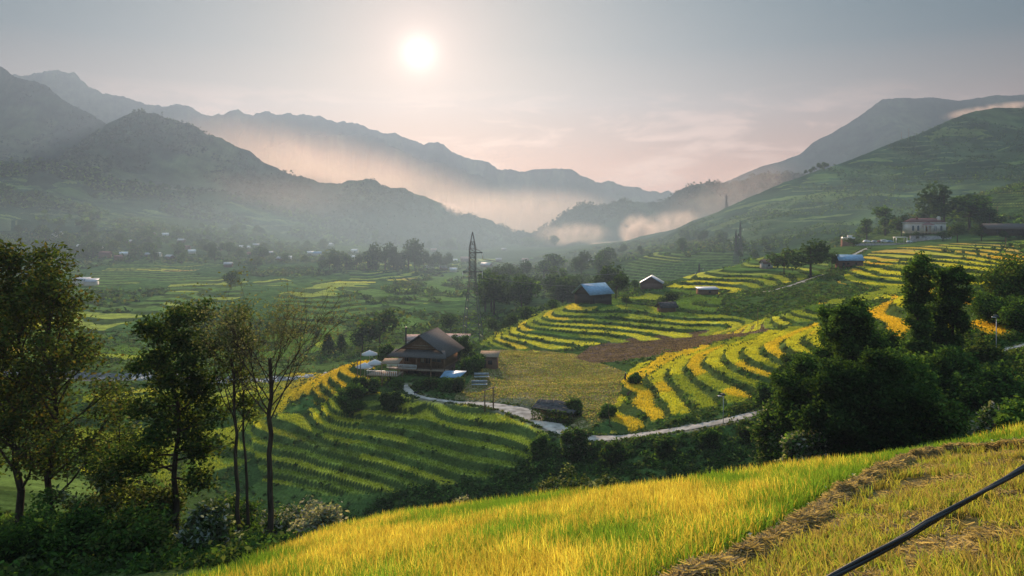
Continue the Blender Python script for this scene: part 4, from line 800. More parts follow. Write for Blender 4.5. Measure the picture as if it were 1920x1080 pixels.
def wooden_house():
    D = 158; x, y, z = at(788, D); z = -33.6
    r = empty('wooden_house', (x, y, z), math.radians(-14), label='two storey dark wooden house with a wide grey tiled roof', cat='house')
    # local: x along the gable front, y away from the viewer, z up.  front width 10, depth 9.5
    MB().box((0, 4.6, 1.45), (8.8, 8.6, 2.9)).put('ground_floor', M_BROWNR, r)
    w = MB().box((0, 4.75, 4.5), (9.4, 9.3, 3.2))
    for k in range(13): w.box((-4.6+k*.767, .07, 4.5), (.07, .05, 3.1))
    w.put('upper_wall', M_WOOD, r)
    MB().box((0, .02, 2.95), (9.9, .3, .22)).box((0, 4.6, 2.98), (9.7, 9.6, .16)).put('floor_beam', M_WOOD, r)
    MB().gable(-4.7, 4.7, .05, 6.1, 9.0, .15).put('gable', M_WOOD, r); MB().gable(-4.7, 4.7, 9.2, 6.1, 9.0, .15).put('gable', M_WOOD, r)
    MB().box((0, -.02, 7.35), (3.4, .1, .25)).box((0, -.03, 6.9), (5.8, .1, .12)).put('gable_board', M_WOODL, r)
    ro = MB().slab((-5.9, -.9, 5.35), (0, -.9, 9.35), (0, 10.4, 9.35), (-5.9, 10.4, 5.35), -.16).slab((0, -.9, 9.36), (5.9, -.9, 5.35), (5.9, 10.4, 5.35), (0, 10.4, 9.36), -.16)
    for k in range(27): yy = -.8+k*.43; ro.box((-2.95, yy, 7.45), (7.1, .07, .06), ry=-math.atan2(4, 5.9)).box((2.95, yy, 7.45), (7.1, .07, .06), ry=math.atan2(4, 5.9))
    roof = ro.put('roof', M_TILE, r); MB().box((0, 4.75, 9.45), (.3, 11.5, .16)).put('ridge_cap', M_TILE, roof)
    sk = MB().slab((-6.2, -2.1, 5.25), (6.2, -2.1, 5.25), (5.2, .0, 6.45), (-5.2, .0, 6.45), -.12); sk.put('skirt_roof', M_TILE, r)
    MB().tube([(-3.9, 2.2, 7.2), (-3.9, 2.2, 10.4)], .16, 8).tube([(-3.9, 2.2, 10.4), (-3.9, 2.2, 10.6)], .24, 8).put('stove_pipe', M_DARK, r)
    for sx in (-5.7, -2.9, 0, 2.9, 5.7): MB().box((sx, -1.9, 4.1), (.17, .17, 2.6)).put('post', M_WOOD, r)
    for sx in (-5.7, -2.9, 2.9): MB().box((sx, -1.9, 1.4), (.2, .2, 2.8)).put('post', M_WOOD, r)
    MB().box((0, -1.0, 2.86), (11.8, 2.2, .14)).put('balcony_floor', M_WOODL, r)
    b = MB().box((-3.2, -2.0, 3.85), (6.2, .07, .07)).box((-3.2, -2.0, 3.1), (6.2, .07, .07))
    for k in range(26): b.box((-6.2+k*.245, -2.0, 3.47), (.10, .04, .75))
    b.put('railing', M_WHITEM, r)
    for (wx, wz, ww, wh, mt) in ((-2.9, 4.7, .9, 1.3, M_DARK), (.45, 4.7, .95, 1.5, M_GLASS), (1.7, 4.6, 1.3, 1.5, M_DARK), (3.4, 4.75, 1.9, 1.0, M_GLASS)):
        f = MB(); f.box((wx, -.03, wz+wh/2), (ww+.16, .1, .09)).box((wx, -.03, wz-wh/2), (ww+.16, .1, .09)).box((wx-ww/2, -.03, wz), (.09, .1, wh)).box((wx+ww/2, -.03, wz), (.09, .1, wh)).box((wx, -.035, wz), (.06, .08, wh))
        fo = f.put('window', M_WOODL, r); MB().box((wx, .01, wz), (ww, .06, wh)).put('pane', mt, fo)
    MB().box((.45, -.06, 4.7), (.6, .02, 1.2)).put('curtain', M_CLOTH, r)
    MB().box((-1.6, .25, 1.2), (2.2, .12, 2.2)).put('doorway', M_DARK, r); MB().box((2.2, .25, 1.5), (1.6, .12, 1.2)).put('window', M_DARK, r)
    return r
wooden_house()
def awning():
    x, y, z = at(850, 152); z = -33.7; r = empty('awning', (x, y, z), -.2, label='pale blue metal awning on posts at the right front of the wooden house', cat='awning')
    MB().slab((-2.3, -1.4, 2.5), (1.7, -1.5, 2.7), (2.3, 1.3, 3.4), (-2.0, 1.3, 3.3), -.07).put('roof', M_BLUE, r)
    for a, b in ((-2.1, -1.2), (1.5, -1.3), (2.0, 1.1), (-1.8, 1.1)): MB().box((a, b, 1.3), (.1, .1, 2.6)).put('post', M_WOOD, r)
awning()
def parasol(px, D, h, R, label):
    x, y, z = at(px, D); r = empty('parasol', (x, y, z), .3*px, label=label, cat='parasol', group='white parasols beside the house')
    MB().tube([(0, 0, 0), (0, 0, h)], .04, 6).put('pole', M_WHITEM, r); V = [(0, 0, h)]+[(R*math.cos(k*math.pi/4), R*math.sin(k*math.pi/4), h-.75) for k in range(8)]+[(0, 0, h-.06)]+[(R*math.cos(k*math.pi/4), R*math.sin(k*math.pi/4), h-.95) for k in range(8)]
    MB().add(V, [(1+k, 10+k, 10+(k+1) % 8, 1+(k+1) % 8) for k in range(8)], [(0, 1+k, 1+(k+1) % 8) for k in range(8)]).put('canopy', M_CLOTH, r)
parasol(684, 156, 3.2, 1.8, 'leftmost white parasol beside the wooden house'); parasol(703, 157, 3.3, 1.6, 'white parasol nearest the wooden house'); parasol(693, 163, 3.4, 1.7, 'white parasol standing behind the other two')
def terrace_deck():
    x, y, z = at(722, 153); r = empty('deck', (x, y, -33.0), -.15, label='raised wooden deck with a pale rail left of the wooden house', cat='deck')
    MB().box((0, 0, 2.2), (6.0, 4.2, .15)).put('floor', M_WOODL, r); b = MB().box((0, -2.0, 3.1), (6, .07, .08)).box((-3, 0, 3.1), (.07, 4.1, .08))
    for k in range(16): b.box((-2.9+k*.385, -2.0, 2.65), (.06, .05, .9))
    b.put('railing', M_WHITEM, r)
    for a in (-2.8, 0, 2.8):
        for c in (-1.9, 1.9): MB().box((a, c, 1.0), (.16, .16, 2.3)).put('post', M_WOOD, r)
    MB().slab((-.6, -1.0, 4.2), (3.0, -1.0, 4.3), (3.0, 1.6, 4.9), (-.6, 1.6, 4.8), -.08).put('canopy', M_WOODL, r)
    for a in (-.4, 2.8): MB().box((a, -.8, 3.2), (.12, .12, 2.0)).put('post', M_WOOD, r)
terrace_deck()
def simple_house(name, loc, rz, w, d, h, rh, wall, roof, label, cat='house', ov=.5, open_=True, group=None, shed=False, wins=2, door=True):
    """gabled house: ridge along local x"""
    r = empty(name, loc, rz, label=label, cat=cat, group=group)
    if shed:
        MB().box((0, 0, h/2-.4), (w, d, h+.8)).put('wall', wall, r); MB().slab((-w/2-ov, -d/2-ov, h+.02), (w/2+ov, -d/2-ov, h+.02), (w/2+ov, d/2+ov, h+rh), (-w/2-ov, d/2+ov, h+rh), -.1).put('roof', roof, r)
    else:
        MB().box((0, 0, h/2-.4), (w, d, h+.8)).gable(-d/2, d/2, -w/2, h, h+rh*d/(d+2*ov), .12, 'y').gable(-d/2, d/2, w/2-.12, h, h+rh*d/(d+2*ov), .12, 'y').put('wall', wall, r)
        e = h-.02; MB().slab((-w/2-ov, -d/2-ov, e-.15), (w/2+ov, -d/2-ov, e-.15), (w/2+ov, 0, h+rh), (-w/2-ov, 0, h+rh), -.12).slab((-w/2-ov, 0, h+rh+.001), (w/2+ov, 0, h+rh+.001), (w/2+ov, d/2+ov, e-.15), (-w/2-ov, d/2+ov, e-.15), -.12).put('roof', roof, r)
    for k in range(wins):
        wx = -w/2+w*(k+1)/(wins+1)+.3; MB().box((wx, -d/2-.02, h*.55), (.9, .06, .9)).put('window', M_DARK, r)
    if door: MB().box((-w*.32, -d/2-.03, .95), (1.0, .06, 1.9)).put('door', M_DARK, r)
    return r
def hp(px, py, d0, d1):
    D = hit(px, py, d0, d1); return ((px-960)/F*D, D, gz((px-960)/F*D, D))
x, y, z = hp(1112, 566, 255, 300); simple_house('barn', (x, y, z), .62, 9.5, 8.0, 3.0, 3.2, M_BARN, M_BLUE, 'large dark barn with a blue metal roof above the terraces', 'barn', .7, wins=1)
x, y, z = hp(1222, 540, 300, 350); simple_house('shed', (x, y, z), 1.35, 9, 8.5, 2.2, 2.6, M_BROWNR, M_GREYM, 'brown boarded shed with its gable end facing the golden field', 'shed', .5, wins=0)
x, y, z = hp(1326, 552, 285, 320); simple_house('shed', (x, y, z), .1, 7, 4.2, 2.0, .6, M_WOOD, M_GREYM, 'low open shed with a flat grey sheet roof beside the small path', 'shed', .5, shed=True, wins=1, door=False)
x, y, z = hp(1592, 500, 325, 345); simple_house('shed', (x, y, z), -.12, 9.5, 6.5, 2.8, 2.2, M_BROWNR, M_BLUE, 'brown shed with a bright blue roof by the pale dirt track', 'shed', .5, wins=2)
x, y, z = hp(1437, 502, 320, 400); simple_house('hut', (x, y, z), .2, 4.6, 3.6, 2.2, 1.6, M_STONE, M_BROWNR, 'small grey hut with a dark roof among the green terraces', 'hut', .5, wins=1, door=False)
x, y, z = hp(1250, 585, 240, 290); simple_house('hut', (x, y, z), .3, 5.0, 3.0, 1.6, 1.5, M_WOOD, M_TARP, 'collapsed looking hut half hidden by the dark clump', 'hut', .6, wins=0, door=False)
x, y, z = at(918, 172); rr = simple_house('shed', (x, y, z), -.1, 3.4, 3.0, 2.5, .7, M_BRICK, M_WOODL, 'small brick shed with bare roof poles right of the wooden house', 'shed', .4, shed=True, wins=1)
x, y, z = at(842, 182); simple_house('annex', (x, y, z-.5), -.1, 9, 3, 5.6, .9, M_WALL, M_PINK, 'long pinkish roofed building seen behind the wooden house roof', 'building', .3, shed=True, wins=2)
x, y, z = at(780, 186); simple_house('annex', (x, y, z-.5), .1, 4.5, 3, 6.0, .8, M_WALL, M_PINK, 'small pinkish roof poking out behind the left slope of the house roof', 'building', .3, shed=True, wins=1)
for px, py, lb in ((153, 530, 'leftmost of the pair of grey white sheet roofed sheds across the river'), (172, 532, 'smaller right hand shed of the pair with grey white roofs across the river')):
    x, y, z = hp(px, py+3, 430, 640); simple_house('shed', (x, y, z), .12, 10.5 if px < 160 else 7, 6.5, 2.6, 1.9, M_WALL, M_GREYM, lb, 'shed', .5, wins=0, door=False, shed=True)
def bench(px, D, dz, label):
    x, y, z = at(px, D, dz); r = empty('bench', (x, y, z), .05, label=label, cat='bench', group='wooden benches on the slope'); MB().box((0, 0, .5), (3.0, .7, .1)).put('seat', M_GREYM, r); MB().box((0, .42, .95), (3.0, .08, .5)).put('backrest', M_GREYM, r)
    for a in (-1.3, 1.3): MB().box((a, 0, .1), (.1, .6, .8)).put('leg', M_WOOD, r)
bench(903, 158, 0, 'upper grey bench on the slope right of the house'); bench(899, 152, 0, 'lower grey bench on the slope right of the house')
def villa():
    x, y = (1740-960)/F*486, 486; z = -11.2; r = empty('villa', (x, y, z), .06, label='cream villa with arched windows and a dull red tiled roof on the right hillside', cat='villa')
    W = 23; MB().box((0, 4, 2.2), (W, 8, 6.4)).put('wall', M_WALL, r)
    MB().box((0, 3.9, 5.5), (W+.9, 8.9, .28)).put('cornice', M_WHITEM, r)
    e = 5.66; V = [(-W/2-.4, -.4, e), (W/2+.4, -.4, e), (W/2+.4, 8.4, e), (-W/2-.4, 8.4, e), (-W/2+3.4, 4, e+2.6), (W/2-3.4, 4, e+2.6)]
    MB().add(V, [(0,1,5,4),(2,3,4,5),(0,3,2,1)], [(1,2,5),(3,0,4)]).put('roof', M_RED, r)
    MB().box((-5.2, 3.2, e+2.6), (1.0, 1.0, 1.9)).put('chimney', M_BRICK, r); MB().box((8.2, 2.6, e+1.9), (1.9, 1.8, 1.6)).gable(7.0, 9.4, 1.6, e+2.7, e+3.7, 1.9).put('dormer', M_WALL, r)
    for wx in (-9.4, -6.2, 4.6, 8.4):
        f = MB(); n = 9; pts = [(wx-.85, -.06, .6), (wx-.85, -.06, 3.0)]+[(wx-.85*math.cos(math.pi*k/n), -.06, 3.0+.85*math.sin(math.pi*k/n)) for k in range(1, n)]+[(wx+.85, -.06, 3.0), (wx+.85, -.06, .6)]
        f.tube(pts, .12, 6); fo = f.put('window', M_WHITEM, r); V = [(p[0], -.03, p[2]) for p in pts]; c = len(V); V.append((wx, -.03, 2)); MB().add(V, [], [(c, k, (k+1) % c) for k in range(c)]).put('pane', M_GLASS, fo)
    MB().box((-.6, -1.6, 3.95), (7.2, 3.4, .25)).put('porch_slab', M_WHITEM, r); MB().add([(-4.2, -3.3, 4.08), (3.0, -3.3, 4.08), (3.0, -.02, 4.08), (-4.2, -.02, 4.08), (-1.8, -.7, 5.6), (.6, -.7, 5.6)], [(0,1,5,4),(2,3,4,5)], [(1,2,5),(3,0,4)]).put('porch_roof', M_RED, r)
    for a in (-3.9, -1.8, .6, 2.7): MB().tube([(a, -3.0, -1), (a, -3.0, 3.85)], .2, 8).put('column', M_WHITEM, r)
    MB().box((-.6, -.05, 1.6), (1.6, .1, 3)).put('door', M_WOOD, r)
villa()
def wall_block(name, px, D, w, d, h, zt, mat, label, cat, rz=0):
    x = (px-960)/F*D; r = empty(name, (x, D, zt-h), rz, label=label, cat=cat); MB().box((0, 0, h/2), (w, d, h)).put('wall', mat, r); MB().box((0, 0, h+.06), (w+.3, d+.3, .16)).put('coping', M_STONE, r); return r
wall_block('retaining_wall', 1745, 470, 24, 1.2, 6, -13.4, M_STONE, 'tall stained retaining wall under the villa terrace', 'wall')
r = wall_block('building', 1590, 466, 6.5, 5, 6, -15.2, M_BRICK, 'square brick building with a white roof terrace left of the parked cars', 'building'); MB().box((1.0, 0, 7.2), (2.2, 2.2, 2.4)).put('stair_tower', M_WALL, r); MB().box((0, -2.3, 6.8), (6.3, .08, .9)).box((-3.1, 0, 6.8), (.08, 4.6, .9)).put('railing', M_WHITEM, r)
wall_block('parking_wall', 1665, 462, 38, .6, 3.0, -17.4, M_STONE, 'long low stone wall holding up the parking place', 'wall')
def gazebo():
    x = (1688-960)/F*474; r = empty('pavilion', (x, 474, -17.4), 0, label='small open pavilion with a flat white roof right of the parked cars', cat='pavilion'); MB().box((0, 0, 3.2), (7, 4, .25)).put('roof', M_WHITEM, r)
    for a in (-3.2, 3.2):
        for b in (-1.7, 1.7): MB().box((a, b, 1.5), (.3, .3, 3.2)).put('column', M_WHITEM, r)
gazebo()
x = (1890-960)/F*440; simple_house('long_house', (x, 440, -11.5), -.03, 26, 8, 3.0, 2.8, M_BARN, M_TILE, 'long low house with a dark tiled roof at the right edge', 'house', 1.2, wins=5)
def far_houses():
    mats = dict(w=(M_WALL, M_WHITEM), b=(M_WALL, M_BLUE), g=(M_BROWNR, M_GREYM), r=(M_BRICK, M_RED), p=(M_BROWNR, M_PINK), d=(M_WOOD, M_TILE))
    base = {}
    L = [(4,398,'w',3),(65,400,'g',14),(78,415,'g',5),(104,446,'w',5),(111,442,'w',4),(165,413,'w',3),(310,444,'w',9),(285,442,'g',8),(240,457,'g',9),(255,469,'g',8),(152,467,'w',6),(185,470,'w',4),(197,484,'r',17),(222,488,'r',7),(232,481,'w',4),(280,482,'g',8),(295,482,'w',7),(318,486,'g',8),(340,455,'g',10),(360,476,'w',11),(455,467,'w',8),(463,468,'w',6),(480,463,'g',5),(527,489,'g',12),(540,488,'w',8),(595,480,'b',12),(582,478,'w',4),(620,462,'w',4),(630,452,'w',7),(428,500,'g',9),(505,478,'g',8),(470,480,'r',9),(410,470,'g',7),(385,462,'g',6),(350,468,'r',8),
         (665,474,'w',10),(659,486,'w',4),(662,497,'g',14),(771,449,'w',6),(813,472,'p',9),(837,456,'w',7),(806,503,'w',4),(831,506,'g',8),(850,510,'w',9),(872,491,'p',14),(852,492,'w',6),(985,491,'p',10),(988,497,'w',9),(935,490,'g',9),(912,503,'g',16),(740,455,'w',5),(700,462,'g',6),(945,470,'g',7),(1110,494,'g',8),(1085,528,'w',8)]
    R = [(1442,424,'d',22),(1434,434,'w',12),(1472,424,'g',16),(1507,420,'d',15),(1522,424,'g',10),(1534,442,'b',24),(1552,426,'b',20),(1560,420,'d',12),(1318,432,'r',8),(1334,431,'w',5),(1288,422,'w',5),(1408,428,'w',7),(1500,436,'w',6),(1545,412,'g',14),(1478,412,'d',12),(1420,418,'d',10),(1395,420,'g',8),(1312,420,'g',8)]
    names = dict(w='white roof', b='blue roof', g='grey sheet roof', r='reddish brown roof', p='pinkish sheet roof', d='dark tiled roof')
    def place(px, py, k, wp, d0, d1, where, idx, grp):
        D = hit(px, py, d0, d1); x = (px-960)/F*D; z = gz(x, D); w = max(wp/F*D*1.15, 6.5); s = w/8.0; lab = 'small house with %s %s' % (names[k], where)
        if k not in base:
            base[k] = simple_house('village_house', (0, 0, 0), 0, 8, 6, 2.8, 1.9, *mats[k], 'x', 'house', .5, wins=0, door=False); o = base[k]; o.location = (x, D, z); o.rotation_euler = (0, 0, .2); o.scale = (s,)*3; o['label'] = lab; o['group'] = grp; return o
        return copy_thing(base[k], (x, D, z), R_.uniform(-.5, .5), s, lab, grp)
    for i, (px, py, k, wp) in enumerate(L): place(px, py, k, wp, 520, 1900, 'across the valley', i, 'houses across the valley')
    for i, (px, py, k, wp) in enumerate(R): place(px, py, k, wp, 520, 880, 'below the green hill', i, 'houses of the right hand hamlet')
far_houses()
# ---------------------------------------------------------------- pylons, poles, small things
def lattice(name, loc, H, bw, label, arms, rz=0, r=.07, cat='pylon', group=None, waist=.62):
    o = empty(name, loc, rz, label=label, cat=cat, group=group)
    def wd(t): return bw*(1-t/waist)+bw*.30*(t/waist) if t < waist else (bw*.30 if t < .86 else bw*.30*(1-(t-.86)/.14)+.12*(t-.86)/.14)
    legs = MB(); br = MB(); lv = [0, .10, .19, .27, .34, .41, .47, .53, .58, .62, .66, .70, .74, .78, .82, .86, .92, 1.0]
    def c(t): w = wd(t)/2; return [(-w, -w, t*H), (w, -w, t*H), (w, w, t*H), (-w, w, t*H)]
    for k in range(4): MB().tube([c(t)[k] for t in lv], r*1.5, 4, r*.9).put('leg', M_STEEL, o)
    for a, b in zip(lv[:-1], lv[1:]):
        A = c(a); B = c(b)
        for k in range(4):
            j = (k+1) % 4; br.tube([A[k], B[j]], r*.7, 4, cap=False).tube([A[j], B[k]], r*.7, 4, cap=False).tube([B[k], B[j]], r*.7, 4, cap=False)
    br.put('bracing', M_STEEL, o)
    for t, l, rr in arms:
        z = t*H; w = wd(t)/2; m = MB().tube([(-w, 0, z), (l, 0, z)], r*2.0, 4).tube([(w if l > 0 else -w, 0, z+H*.035), (l, 0, z)], r*.9, 4).tube([(w*(1 if l > 0 else -1), w, z), (l, 0, z)], r*.8, 4).tube([(w*(1 if l > 0 else -1), -w, z), (l, 0, z)], r*.8, 4); ar = m.put('arm', M_STEEL, o)
        MB().tube([(l, 0, z), (l, 0, z-H*.055)], r*1.4, 6).put('insulator', M_WHITEM, ar)
    return o
D = 262; x = (886-960)/F*D; z = gz(x, D)-.5; lattice('pylon', (x, D, z), (645-434)/F*D+1.0, 6.6, 'tall steel lattice pylon standing behind the wooden house', [(.82, 3.4, 1), (.655, 3.3, 1), (.655, -3.3, 1)], .25, .08)
for px, D, h, bw, lb in ((1380, 560, 25, 3.4, 'dark lattice pylon left of the closely set pair before the hamlet'), (1388, 590, 27, 3.4, 'right hand lattice pylon of the closely set pair before the hamlet'), (1311, 455, 17, 2.4, 'slim lattice pylon on the terrace hillock behind the brown shed')):
    x, y, z = at(px, D); lattice('pylon', (x, y, z-1), h, bw, lb, [(.8, 2.4, 1), (.66, -2.4, 1)], .2, .10, group='lattice pylons')
px_, D_, z_ = CREST[251]; p = 1362; Dd = float(np.interp(p, px_, D_)); lattice('pylon', ((p-960)/F*Dd, Dd, float(np.interp(p, px_, z_))-1.5), 17, 3, 'small lattice pylon on the skyline of the green hill', [(.8, 3, 1), (.8, -3, 1)], .3, .14, group='lattice pylons')
def pole(px, D, h, label, mat=M_WOOD, r=.09, cross=0.0, z=None, group='utility poles', lean=0.0, name='utility_pole'):
    x = (px-960)/F*D; z = gz(x, D) if z is None else z; o = empty(name, (x, D, z-.3), .2, label=label, cat='pole', group=group); MB().tube([(0, 0, 0), (lean*h, 0, h)], r, 8, r*.7).put('shaft', mat, o)
    if cross: MB().box((lean*h, 0, h*.95), (cross, .1, .12)).box((lean*h, 0, h*.87), (cross*.8, .1, .12)).put('crossarm', mat, o)
    return o
pole(870, 236, 7.2, 'pole with two crossarms left of the pylon foot', cross=2.0); pole(1201, 700, 12, 'slim pole rising out of the smoke at the valley end', r=.2); pole(1158, 300, 5.5, 'dark pole between the blue roofed barn and the terrace hillock')
pole(1421, 196, 5.0, 'dark post where the brown field meets the golden knoll'); pole(1886, 345, 7.5, 'dark pole among the golden terraces at the right edge', r=.12); pole(1143, 123, 3.4, 'thin leaning pole at the left foot of the golden knoll', r=.05, lean=-.06)
pole(670, 150, 6.3, 'left of the two tall dark posts by the garden'); pole(676, 151, 7.0, 'right of the two tall dark posts by the garden'); pole(1868-130, 520, 9, 'slim pole left of the villa trees', r=.14); pole(1870, 500, 14, 'utility pole with crossarm right of the villa', r=.2, cross=3)
for p, h in ((1690, 11), (1704, 13)):
    Dd = float(np.interp(p, px_, D_)); pole(p, Dd, h, 'pole on the skyline of the green hill, %s of two' % ('left' if p < 1700 else 'right'), r=.25, z=float(np.interp(p, px_, z_)))
def street_lamp(px, D, h, label):
    x, y, z = at(px, D); o = empty('street_lamp', (x, y, z-.2), .4, label=label, cat='street lamp', group='street lamps along the road'); MB().tube([(0, 0, 0), (.03, 0, h)], .06, 8, .04).put('pole', M_GREYM, o); a = MB().tube([(.02, 0, h-.15), (-.35, -.1, h+.18), (-.55, -.15, h+.2)], .035, 6).put('arm', M_GREYM, o)
    MB().box((-.7, -.18, h+.2), (.55, .24, .1), ry=.15).put('lamp_head', M_WHITEM, a); MB().box((.03, 0, h+.3), (.6, .5, .05), rx=.5).put('solar_panel', M_DARK, o)
street_lamp(1356, 111.5, 4.0, 'street lamp on the road verge below the golden knoll'); street_lamp(1868, 103, 5.1, 'street lamp beside the road at the right edge')
def gate():
    x, y, z = at(917, 133.5); o = empty('gate_frame', (x, y, z-.3), .35, label='bare wooden gate frame of two posts and a slanting top beam beside the path', cat='gate')
    for a, h in ((-.75, 3.5), (.75, 3.9)): MB().tube([(a, 0, 0), (a, 0, h)], .12, 8, .10).put('post', M_WOOD, o)
    MB().box((0, 0, 3.75), (2.1, .28, .12), ry=-.26).put('top_beam', M_WOODL, o)
gate()
def tarp_shed():
    x, y, z = at(1043, 128); o = empty('lean_to', (x, y, z-.3), -.38, label='lean to with a dark tarpaulin roof and pale poles beside the concrete yard', cat='shelter')
    n, m = 16, 10; V = []; 
    for j in range(m):
        for i in range(n): u = i/(n-1); v = j/(m-1); V.append((-3.6+7.0*u, -1.9+4.2*v, 2.2+.75*v-.25*u+.10*math.sin(u*9+v*4)+.07*math.sin(v*11)))
    q = grid_quads(m, n); V2 = V+[(a, b, c-.08) for a, b, c in V]; Q = [tuple(k) for k in q]+[tuple(k+n*m for k in reversed(k_)) for k_ in q.tolist()]
    MB().add(V2, Q).put('roof', M_TARP, o, smooth=True)
    for a in (-3.4, -1.1, 1.2, 3.2):
        for b in (-1.7, 2.1): MB().tube([(a, b, 0), (a, b, 2.3+(.7 if b > 0 else 0))], .07, 6).put('post', M_WOOD, o)
    for a, b, a2, b2 in ((-3.3, -1.8, -.6, -1.95), (-3.2, 2.0, -2.9, .3), (-2.2, 2.1, -1.9, .5), (-1.2, 2.1, -.7, .9), (2.3, .3, 3.2, .6), (1.2, -.4, 2.1, -.5), (.2, .8, .9, .5)):
        f = lambda a, b: 2.2+.75*(b+1.9)/4.2-.25*(a+3.6)/7+.16; MB().tube([(a, b, f(a, b)), (a2, b2, f(a2, b2))], .055, 6).put('weight_pole', M_WOODL, o)
    MB().box((0, 1.8, 1.1), (6.6, .1, 2.0)).put('back_wall', M_WOOD, o)
    n = 900; p = np.c_[rng.uniform(-3.6, 3.4, n), -1.85+rng.normal(0, .12, n), rng.uniform(.1, 2.3, n)]; Vv, Qq, C = leaf_quads(p, rng.uniform(.15, .3, n), pal(n, MIDG+OLIVE), 2.0); mkmesh('climbing_leaves', Vv, quads=Qq, mat=M_LEAF, parent=o, col=C)
tarp_shed()
def car(px, D, label, mat, rz, s=1.0):
    x = (px-960)/F*D; o = empty('parked_car', (x, D, -17.35), rz, label=label, cat='car', group='cars parked by the villa'); o.scale = (s,)*3
    pr = [(-2.15, .35), (-2.2, .75), (-1.9, .92), (-1.45, 1.38), (.3, 1.45), (1.0, .98), (1.95, .85), (2.2, .6), (2.15, .35)]; V = [(a, -.85+(.12 if b > 1.2 else 0), b) for a, b in pr]+[(a, .85-(.12 if b > 1.2 else 0), b) for a, b in pr]; n = len(pr)
    b = MB().add(V, [(i, (i+1) % n, n+(i+1) % n, n+i) for i in range(n)], [(0, i+1, i) for i in range(1, n-1)]+[(n, n+i, n+i+1) for i in range(1, n-1)]); b.put('body', mat, o)
    for sy in (-.80, .80): MB().add([(-1.5, sy, .98), (.72, sy, .98), (.25, sy*.92, 1.34), (-1.35, sy*.92, 1.32)], [(0, 1, 2, 3)]).box((-.4, sy, 1.14), (1.5, .06, .26)).put('side_window', M_GLASS, o)
    for a in (-1.35, 1.35):
        for sy in (-.8, .8): MB().tube([(a, sy-.1, .33), (a, sy+.1, .33)], .33, 12).put('wheel', M_DARK, o)
cars = [(1626, 'white car parked leftmost by the stone wall', M_WHITEM, .2, 1.1), (1640, 'small silver car left of the red one', M_GREYM, .5, 1), (1651, 'dark red car in the parked row', M_RED, .3, 1), (1658, 'white van like car in the middle of the parked row', M_WHITEM, .1, 1.25), (1669, 'blue car at the right end of the parked row', M_BLUE, .2, 1), (1705, 'white car right of the pavilion', M_WHITEM, .4, .9)]
for px, lb, mt, rz, s in cars: car(px, 469, lb, mt, rz, s)
def person(px, D, label, pose, hscale, clothes, legs, hatc):
    x, y, z = at(px, D); o = empty('person', (x, y, z), 0, label=label, cat='person'); o.scale = (hscale,)*3
    # skinned body: bent forward at the hips, arms reaching down to the rice
    if pose == 'bend': J = [(0, 0, .93), (.10, 0, 1.10), (.30, 0, 1.28), (.44, 0, 1.34), (.60, 0, 1.38)]
    else: J = [(0, 0, .93), (.02, 0, 1.15), (.06, 0, 1.38), (.09, 0, 1.50), (.13, 0, 1.63)]
    V = list(J); E = [(0, 1), (1, 2), (2, 3), (3, 4)]; Rr = [.15, .15, .17, .06, .10]
    for sy in (-1, 1):
        i = len(V); V += [(0, sy*.10, .86), (.06, sy*.12, .48), (-.02, sy*.13, .08), (.14, sy*.14, .04)]; Rr += [.10, .07, .045, .035]; E += [(0, i), (i, i+1), (i+1, i+2), (i+2, i+3)]
        i = len(V); sh = J[2]
        V += [(sh[0], sy*.19, sh[2]-.02), (sh[0]+.14, sy*.21, sh[2]-.28), (sh[0]+.30, sy*.14, sh[2]-.48), (sh[0]+.38, sy*.12, sh[2]-.54)]; Rr += [.06, .045, .035, .03]; E += [(2, i), (i, i+1), (i+1, i+2), (i+2, i+3)]
    me = bpy.data.meshes.new('body'); me.from_pydata(V, E, []); b = bpy.data.objects.new('body', me); COL.objects.link(b); b.parent = o; md = b.modifiers.new('skin', 'SKIN')
    for k, r_ in enumerate(Rr): me.skin_vertices[0].data[k].radius = (r_, r_)
    me.skin_vertices[0].data[0].use_root = True; b.modifiers.new('sub', 'SUBSURF').levels = 1; b.modifiers['sub'].render_levels = 2; me.materials.append(clothes)
    h = J[-1]; V = []; n = 14; MB().tube([(h[0], 0, h[2]+.01), (h[0]+.02, 0, h[2]+.12)], .21, 14, .03).put('hat', hatc, o, smooth=True)
    MB().tube([(-.01, 0, .95), (0, 0, .72), (.02, 0, .45)], .17, 12, .21).put('skirt', legs, o, smooth=True)
M_INK = mat_flat('indigo_cloth', (.02, .022, .035), .9, .3, 8); M_HAT = mat_flat('pale_cloth', (.35, .36, .38), .9, .2, 8); M_BRC = mat_flat('brown_cloth', (.09, .055, .045), .9, .3, 8)
person(1172, 148, 'person in dark clothes standing at the left tip of the golden knoll', 'stand', .98, M_INK, M_INK, M_HAT)
person(1177, 138, 'person in brown bending low to cut rice below the standing one', 'bend', .9, M_BRC, M_BRC, M_BRC)
